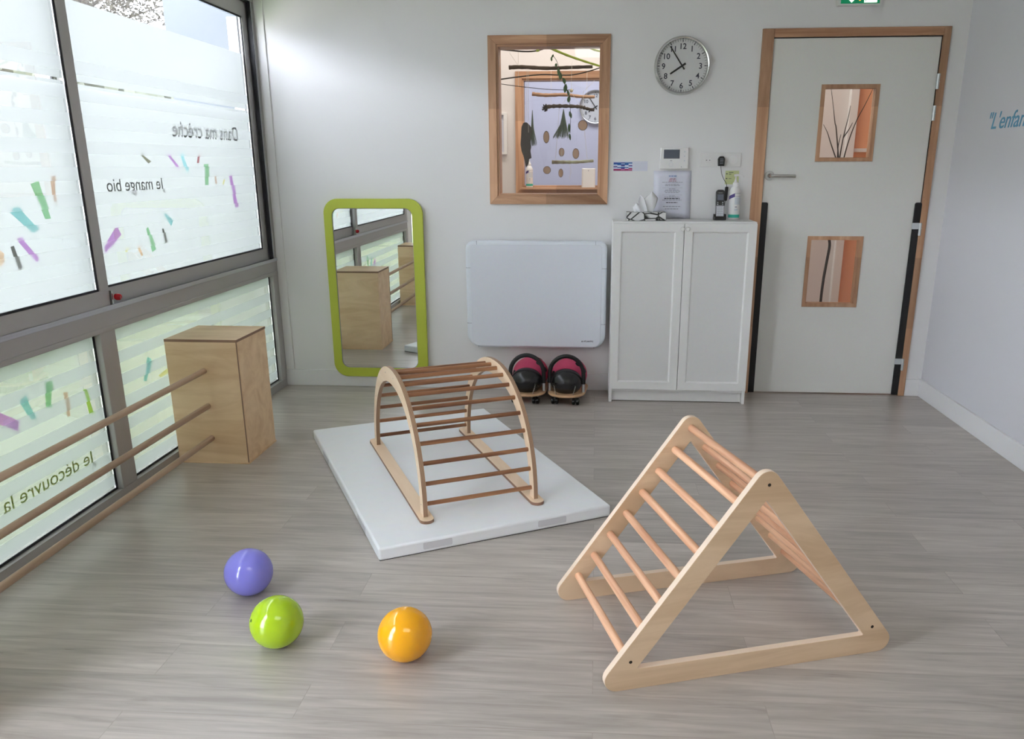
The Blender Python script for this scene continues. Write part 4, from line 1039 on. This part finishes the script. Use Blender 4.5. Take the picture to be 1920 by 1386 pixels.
# clock
def make_clock(loc, R, label):
    t = thing('wall_clock', label, 'clock', loc); q = CX
    MB().lathe([(R * .90, -.0), (R, .0), (R, .028), (R * .985, .038), (R * .95, .043), (R * .915, .041), (R * .90, .034), (R * .885, .014)], 72, mat=q).build('rim', M['chrome'], t)
    MB().lathe([(R * .895, .002), (R * .895, .013), (0, .013)], 64, mat=q).build('dial', pm('dial_white', (.66, .66, .66), .4), t)
    b = MB()
    for k in range(60):
        a = k * PI / 30; r0 = R * (.825 if k % 5 else .80); r1 = R * .875; w = .0009 if k % 5 else .0022
        mw = Matrix.Rotation(a, 4, 'Y'); b.box(-w, w, -.0142, -.0130, r0, r1, mat=mw)
    b.build('minute_track', M['ink'], t)
    b = MB()
    for k in range(12):
        n = k or 12; a = k * PI / 6
        s = R * .27; x, z = R * .665 * math.sin(a), R * .665 * math.cos(a)
        o = text('numeral', str(n), s, M['ink'], Matrix.Translation((x, -.0138, z - s * .36)) @ q, t, extrude=.0004, align='CENTER', offset=.0006)
    for nm, a, L0, L1, w in (('hour_hand', math.radians(237), -R * .15, R * .50, .0045), ('minute_hand', math.radians(-34.5), -R * .15, R * .80, .0032)):
        y = -.018 if nm == 'hour_hand' else -.021
        b = MB(); b.prism([(-w * 1.25, L0), (w * 1.25, L0), (w, L1), (-w, L1)], y, y + .0012, XZ); o = b.build(nm, M['black'], t); o.rotation_euler = (0, a, 0)
    MB().lathe([(0, .013), (.006, .013), (.006, .024), (0, .024)], 16, mat=q).build('hub', M['black'], t)
    return t
make_clock((2.443, 0, 1.901), .155, 'round chrome-rimmed wall clock with black numerals, to the left of the door')
make_clock((1.955, 3.2, 1.90), .155, 'second round clock, seen through both inner windows on the far room wall')

# exit sign
ex = thing('exit_sign', 'green illuminated emergency exit sign with an arrow, above the door', 'sign', (0, 0, 0))
MB().box(3.262, 3.490, -.035, -.001, 2.194, 2.330).build('housing', M['white2'], ex, bevel=.003)
MB().box(3.276, 3.480, -.0375, -.0345, 2.203, 2.322).build('green_panel', M['sgreen'], ex)
MB().prism([(3.332, 2.207), (3.368, 2.243), (3.347, 2.243), (3.347, 2.310), (3.317, 2.310), (3.317, 2.243), (3.296, 2.243)], -.0385, -.0372, XZ).build('arrow', M['swhite'], ex)
b = MB(); b.box(3.398, 3.466, -.0385, -.0372, 2.207, 2.315); b.build('doorway_symbol', M['swhite'], ex)
b = MB(); b.tube([(3.402, -.039, 2.212), (3.420, -.039, 2.235), (3.424, -.039, 2.255), (3.436, -.039, 2.282)], .006, 8, flat=.3).tube([(3.424, -.039, 2.255), (3.440, -.039, 2.238), (3.456, -.039, 2.232), (3.460, -.039, 2.222)], .005, 8, flat=.3).sphere((3.440, -.039, 2.297), .009, 12, 8, sc=(1, .3, 1)); b.build('running_figure', M['sgreen'], ex)
MB().sphere((3.375, -.038, 2.222), .006, 12, 8, sc=(1, .5, 1)).build('indicator_lamp', M['samber'], ex)

# lettering on the right wall
o = text('wall_lettering', '"L\'enfant', .118, M['letter'], on_right(W - .0008, -.372, 1.540) @ Matrix.Diagonal((1.02, .95, 1, 1)), shear=.28, offset=.0006)
props(o, 'slanted blue quotation lettering on the right-hand wall', 'lettering')

# ================================================================== THROUGH THE INNER WINDOW
def stick(name, pts, r, m, label, cat, seg=8, bumps=0.0, group=None):
    P = smooth_path(pts, 6); rs = [r * (1 + bumps * math.sin(i * 2.3)) * (1 - .25 * i / len(P)) for i in range(len(P))]
    o = MB().tube(P, rs, seg).build(name, m); return props(o, label, cat, group)


Yh = .42
stick('branch', [(1.42, Yh, 1.950), (1.50, Yh, 1.952), (1.66, Yh, 1.944), (1.80, Yh, 1.947), (1.94, Yh, 1.950)], .0125, M['bark'], 'thick dark brown branch hanging level near the top of the inner window', 'branch', bumps=.08)
stick('branch', [(1.30, Yh, 1.873), (1.45, Yh, 1.892), (1.62, Yh, 1.907), (1.80, Yh, 1.903), (1.92, Yh, 1.925), (2.02, Yh, 1.955)], .0042, M['twig'], 'long thin dark twig curving up to the right behind the inner window', 'branch')
stick('branch', [(1.30, Yh + .1, 1.872), (1.5, Yh + .1, 1.846), (1.68, Yh + .1, 1.828), (1.82, Yh + .1, 1.825)], .0022, M['twig'], 'finest dark twig sloping down behind the inner window', 'branch')
stick('branch', [(1.30, Yh, 2.062), (1.42, Yh, 2.050), (1.52, Yh, 2.041), (1.60, Yh, 2.046), (1.70, Yh, 2.075)], .0052, M['twig'], 'dark sagging twig along the top edge of the inner window', 'branch')
stick('branch', [(1.528, .9, 1.835), (1.62, .9, 1.826), (1.75, .9, 1.828), (1.85, .9, 1.816), (1.955, .9, 1.812)], .0125, M['drift'], 'pale brown driftwood stick hanging behind the darker branches', 'branch', bumps=.1)
stick('branch', [(1.640, Yh, 1.716), (1.70, Yh, 1.722), (1.78, Yh, 1.722), (1.86, Yh, 1.718), (1.90, Yh, 1.708), (1.955, Yh, 1.697)], .0115, M['bark'], 'mossy brown branch with a dark cone at its left end', 'branch', bumps=.22)
stick('branch', [(1.690, Yh, 1.386), (1.76, Yh, 1.386), (1.85, Yh, 1.386), (1.955, Yh, 1.394)], .0115, M['lichen'], 'lichen-covered stick hanging low in the inner window', 'branch', bumps=.12)
stick('garland', [(1.655, Yh - .05, 2.062), (1.78, Yh - .05, 2.012), (1.90, Yh - .05, 1.972), (2.01, Yh - .05, 1.940)], .0075, M['garland'], 'long yellow green woolly garland slanting across the top of the inner window', 'garland', bumps=.12)
stick('garland', [(1.900, Yh, 2.070), (1.95, Yh, 2.045), (2.036, Yh, 2.028)], .0065, M['garland'], 'short piece of yellow green garland in the top right corner of the inner window', 'garland', bumps=.12)
b = MB()
for k in range(90):
    a, c = random.uniform(0, 2 * PI), random.uniform(-1, 1); d = Vector((math.cos(a) * math.sqrt(1 - c * c), math.sin(a) * math.sqrt(1 - c * c), c))
    p = Vector((1.648, Yh, 1.713)); b.tube([p, p + d * random.uniform(.016, .026)], [.005, .002], 4)
props(b.build('pine_cone', M['twig']), 'dark spiky cone at the left end of the mossy branch', 'cone')
props(MB().sphere((1.810, Yh - .02, 1.811), .011, 18, 12).build('wooden_bead', pm('pale_bead', (.68, .60, .40), .5)), 'round pale wooden bead threaded on a string', 'bead')
props(MB().prism(rpoly([(1.590, 2.038), (1.612, 2.042), (1.606, 2.075), (1.594, 2.066)], .003), Yh - .01, Yh + .01, XZ).build('wool_knot', M['garland']), 'yellow green wool knot tied on the sagging twig', 'knot')
# slab of grey bark
bk = [(1.497, 1.600), (1.510, 1.625), (1.528, 1.628), (1.545, 1.615), (1.566, 1.585), (1.562, 1.545), (1.552, 1.510), (1.558, 1.480), (1.553, 1.455), (1.560, 1.412), (1.545, 1.405), (1.540, 1.375), (1.524, 1.352), (1.518, 1.385), (1.508, 1.425), (1.497, 1.452), (1.490, 1.492), (1.494, 1.540)]
props(MB().prism(bk, Yh - .008, Yh + .008, XZ).build('bark_slab', M['barkg'], bevel=.002), 'ragged grey slab of bark hanging on a string at the left of the inner window', 'bark')
for (x, z, w, h, ro, lab) in ((1.656, 1.537, .019, .037, 8, 'narrow orange-edged wood slice hanging beside the grey bark slab'), (1.661, 1.337, .024, .024, 0, 'round brown wood slice with a string, lower left of the hanging slices'),
                              (1.753, 1.446, .018, .026, 0, 'small oval wood slice under the needle tuft'), (1.843, 1.437, .021, .032, -6, 'oval grey-brown wood slice hanging just above the lichen stick'),
                              (1.749, 1.319, .0150, .0265, 0, 'lowest oval wood slice in the inner window, below the lichen stick'), (1.884, 1.606, .030, .031, 0, 'largest round pale wood slice, upper right of the hanging slices')):
    t = thing('wood_slice', lab, 'wood slice', (x, Yh - .03, z), group='hanging wood slices')
    n = 28; P = [(w * math.cos(2 * PI * k / n) * (1 + .04 * math.sin(3 * k)), h * math.sin(2 * PI * k / n)) for k in range(n)]; Q = [(a * .9, c * .9) for a, c in P]
    MB().band(P, Q, -.004, .004, XZ).build('bark_ring', M['bark'], t); MB().prism(Q, -.0035, .0035, XZ).build('face', M['slice'], t)
for (x, z1, z0, wd, nn_, lab) in ((1.762, 1.705, 1.525, .052, 110, 'fan-shaped tuft of grey green pine needles hanging from the mossy branch'), (1.566, 1.700, 1.480, .022, 50, 'narrow tuft of long grey green needles beside the bark slab')):
    b = MB()
    for k in range(nn_):
        a = random.uniform(-1, 1); q = random.uniform(0, 1)
        b.tube([(x, Yh, z1), (x + a * wd * .35, Yh + random.uniform(-.01, .01), z1 - (z1 - z0) * .5), (x + a * wd - .015 * (x > 1.7) + .008 * (x < 1.7), Yh + random.uniform(-.02, .02), z0 + .02 * q)], [.0016, .0014, .0006], 4)
    props(b.build('needle_tuft', M['needle'], smooth=0), lab, 'needles')
# leafy sprig
sg = thing('leafy_sprig', 'sprig of dark green leaves hanging across the branches in the inner window', 'sprig', (0, Yh - .04, 0))
sp_pts = [(1.695, 0, 2.015), (1.722, 0, 1.975), (1.738, 0, 1.925), (1.755, 0, 1.880), (1.775, 0, 1.830), (1.795, 0, 1.780), (1.802, 0, 1.735), (1.808, 0, 1.66), (1.806, 0, 1.56)]
MB().tube(smooth_path(sp_pts), .0016, 6).build('stem', M['twig'], sg)
def leaf_mb(c, L_, w, a):
    b = MB(); P = []
    for i in range(9):
        t = i / 8; P.append((w * math.sin(PI * t) ** .8 * (1 if True else 1), -L_ * t))
    pts = [(p[0], p[1]) for p in P] + [(-p[0], p[1]) for p in P[-2:0:-1]]
    R_ = Matrix.Rotation(a, 2); pts = [tuple(R_ @ Vector(p) + Vector(c)) for p in pts]
    b.prism(pts, -.0008, .0008, XZ); return b
for (x, z, l, w, a) in ((1.700, 2.018, .022, .006, -.5), (1.686, 2.005, .028, .006, .1), (1.716, 1.968, .022, .008, .0), (1.730, 1.945, .050, .009, .05), (1.745, 1.915, .045, .011, -.1), (1.760, 1.885, .040, .010, .3), (1.778, 1.850, .055, .012, -.15), (1.786, 1.815, .04, .008, .3), (1.800, 1.780, .042, .011, -.2), (1.800, 1.690, .045, .009, .3), (1.799, 1.62, .06, .008, 0), (1.803, 1.56, .045, .006, .1)):
    leaf_mb((x, z), l, w, a).build('leaf', M['leafg'], sg)
# strings
def string(pts, lab):
    props(MB().tube([(x, y, z) for x, y, z in pts], .0011, 5).build('string', M['string']), lab, 'string', 'strings of the hanging mobile')
string([(1.392 + .03, Yh, 2.04), (1.490, Yh, 1.945)], 'white string slanting to the left end of the thick dark branch')
string([(1.545, Yh - .02, 1.94), (1.542, Yh - .02, 1.60), (1.543, Yh - .02, 1.565)], 'white string carrying the grey bark slab')
string([(1.535, Yh - .02, 1.94), (1.531, Yh - .02, 1.64)], 'second white string beside the one on the bark slab')
string([(1.657, .9, 2.62), (1.657, .9, 1.74)], 'white string down from the pale driftwood stick')
string([(1.47, Yh + .1, 2.62), (1.47, Yh + .1, 1.845)], 'white string up from the finest dark twig to the corridor ceiling')
string([(1.955, Yh, 2.62), (1.955, Yh, 2.045)], 'white string up from the short piece of green garland')
string([(1.90, .9, 2.62), (1.90, .9, 1.80)], 'white string up from the right end of the pale driftwood stick')
string([(1.812, Yh - .02, 1.97), (1.810, Yh - .02, 1.82)], 'white string above the wooden bead')
string([(1.810, Yh - .02, 1.80), (1.862, Yh - .02, 1.73)], 'white string from the bead to the right along the mossy branch')
string([(1.808, Yh - .02, 1.80), (1.760, Yh - .02, 1.74)], 'white string from the bead to the left along the mossy branch')
string([(1.954, Yh, 1.872), (1.884, Yh, 1.805), (1.886, Yh, 1.640)], 'white string slanting down to the largest wood slice')
string([(1.735, Yh, 1.712), (1.725, Yh, 1.55), (1.712, Yh, 1.40)], 'white string beside the needle tuft down to the lichen stick')
string([(1.870, Yh, 1.70), (1.895, Yh, 1.575), (1.915, Yh, 1.40)], 'white string passing over the largest wood slice to the lichen stick')
string([(1.753, Yh - .036, 1.47), (1.753, Yh - .036, 1.42)], 'short white string over the small oval slice')
string([(1.805, Yh, 1.375), (1.812, Yh, 1.33), (1.803, Yh, 1.276)], 'thin loose string hanging under the lichen stick')
# things on the far sill
pump_bottle('lotion_bottle', 'white teal-based bottle without pump on the ledge of the far inner window', (1.478, 1.27, 1.210), .82, pump=False)
bx = thing('dispenser_box', 'small white rounded dispenser box on the ledge of the far inner window', 'box', (0, 0, 0))
MB().prism(rpoly([(1.868, 1.20), (1.968, 1.20), (1.968, 1.275), (1.868, 1.275)], .02), 1.208, 1.345, XY).build('casing', M['white'], bx, bevel=.004)
MB().box(1.915, 1.920, 1.1985, 1.2005, 1.325, 1.333).build('slot', M['ink2'], bx)
sbox('trim_4', (1.42, 2.03, 1.19, 1.31, 1.196, 1.209), M['beech_h'])
pf = thing('poster_frame', 'white framed panel on the corridor wall, at the left edge of the inner window', 'frame', (0, 0, 0))
MB().band(rpoly([(.98, 1.445), (1.312, 1.445), (1.312, 1.737), (.98, 1.737)], .006, 3), rpoly([(1.0, 1.462), (1.288, 1.462), (1.288, 1.722), (1.0, 1.722)], .002, 3), 1.270, 1.298, XZ).build('frame', M['white'], pf, bevel=.002)
MB().box(1.0, 1.288, 1.288, 1.297, 1.462, 1.722).build('sheet', M['paper'], pf)
# twiggy plant seen through the two panels of the door
tw = thing('twig_tree', 'bare dark branch with twigs standing in the corridor, seen through the door panels', 'branch', (3.49, .52, 0))
MB().tube(smooth_path([(-.005, 0, .03), (-.008, 0, .30), (-.010, 0, .49), (-.006, 0, .64), (.005, 0, .77), (.012, 0, .86), (.003, 0, .93), (.008, 0, 1.10), (.016, 0, 1.40)]), .009, 8).build('trunk', M['twig'], tw)
for P in ([(.005, 0, .90), (-.018, 0, .97)], [(.005, 0, .90), (.028, 0, .98)], [(.018, 0, 1.38), (-.018, 0, 1.58), (-.030, 0, 1.62), (-.045, .02, 1.72), (-.072, .02, 1.84)], [(.045, 0, 1.40), (.065, 0, 1.51), (.10, 0, 1.63), (.15, .02, 1.73), (.19, .02, 1.83)],
          [(.018, 0, 1.38), (.030, 0, 1.53), (.048, 0, 1.65), (.055, 0, 1.72)], [(.030, 0, 1.53), (.060, 0, 1.58), (.078, 0, 1.62)], [(.0, 0, 1.40), (-.045, 0, 1.50), (-.070, 0, 1.56), (-.10, 0, 1.61)], [(.008, 0, 1.40), (.004, 0, 1.48), (.014, 0, 1.55)], [(.016, 0, 1.36), (.045, 0, 1.40)]):
    Q = smooth_path(P, 5); MB().tube(Q, [.0042 * (1 - .7 * i / len(Q)) for i in range(len(Q))], 6).build('twig', M['twig'], tw)
MB().lathe([(0, 0), (.09, 0), (.10, .01), (.12, .22), (.115, .23), (.108, .22), (.09, .03), (0, .03)], 28).build('pot', M['render'], tw)
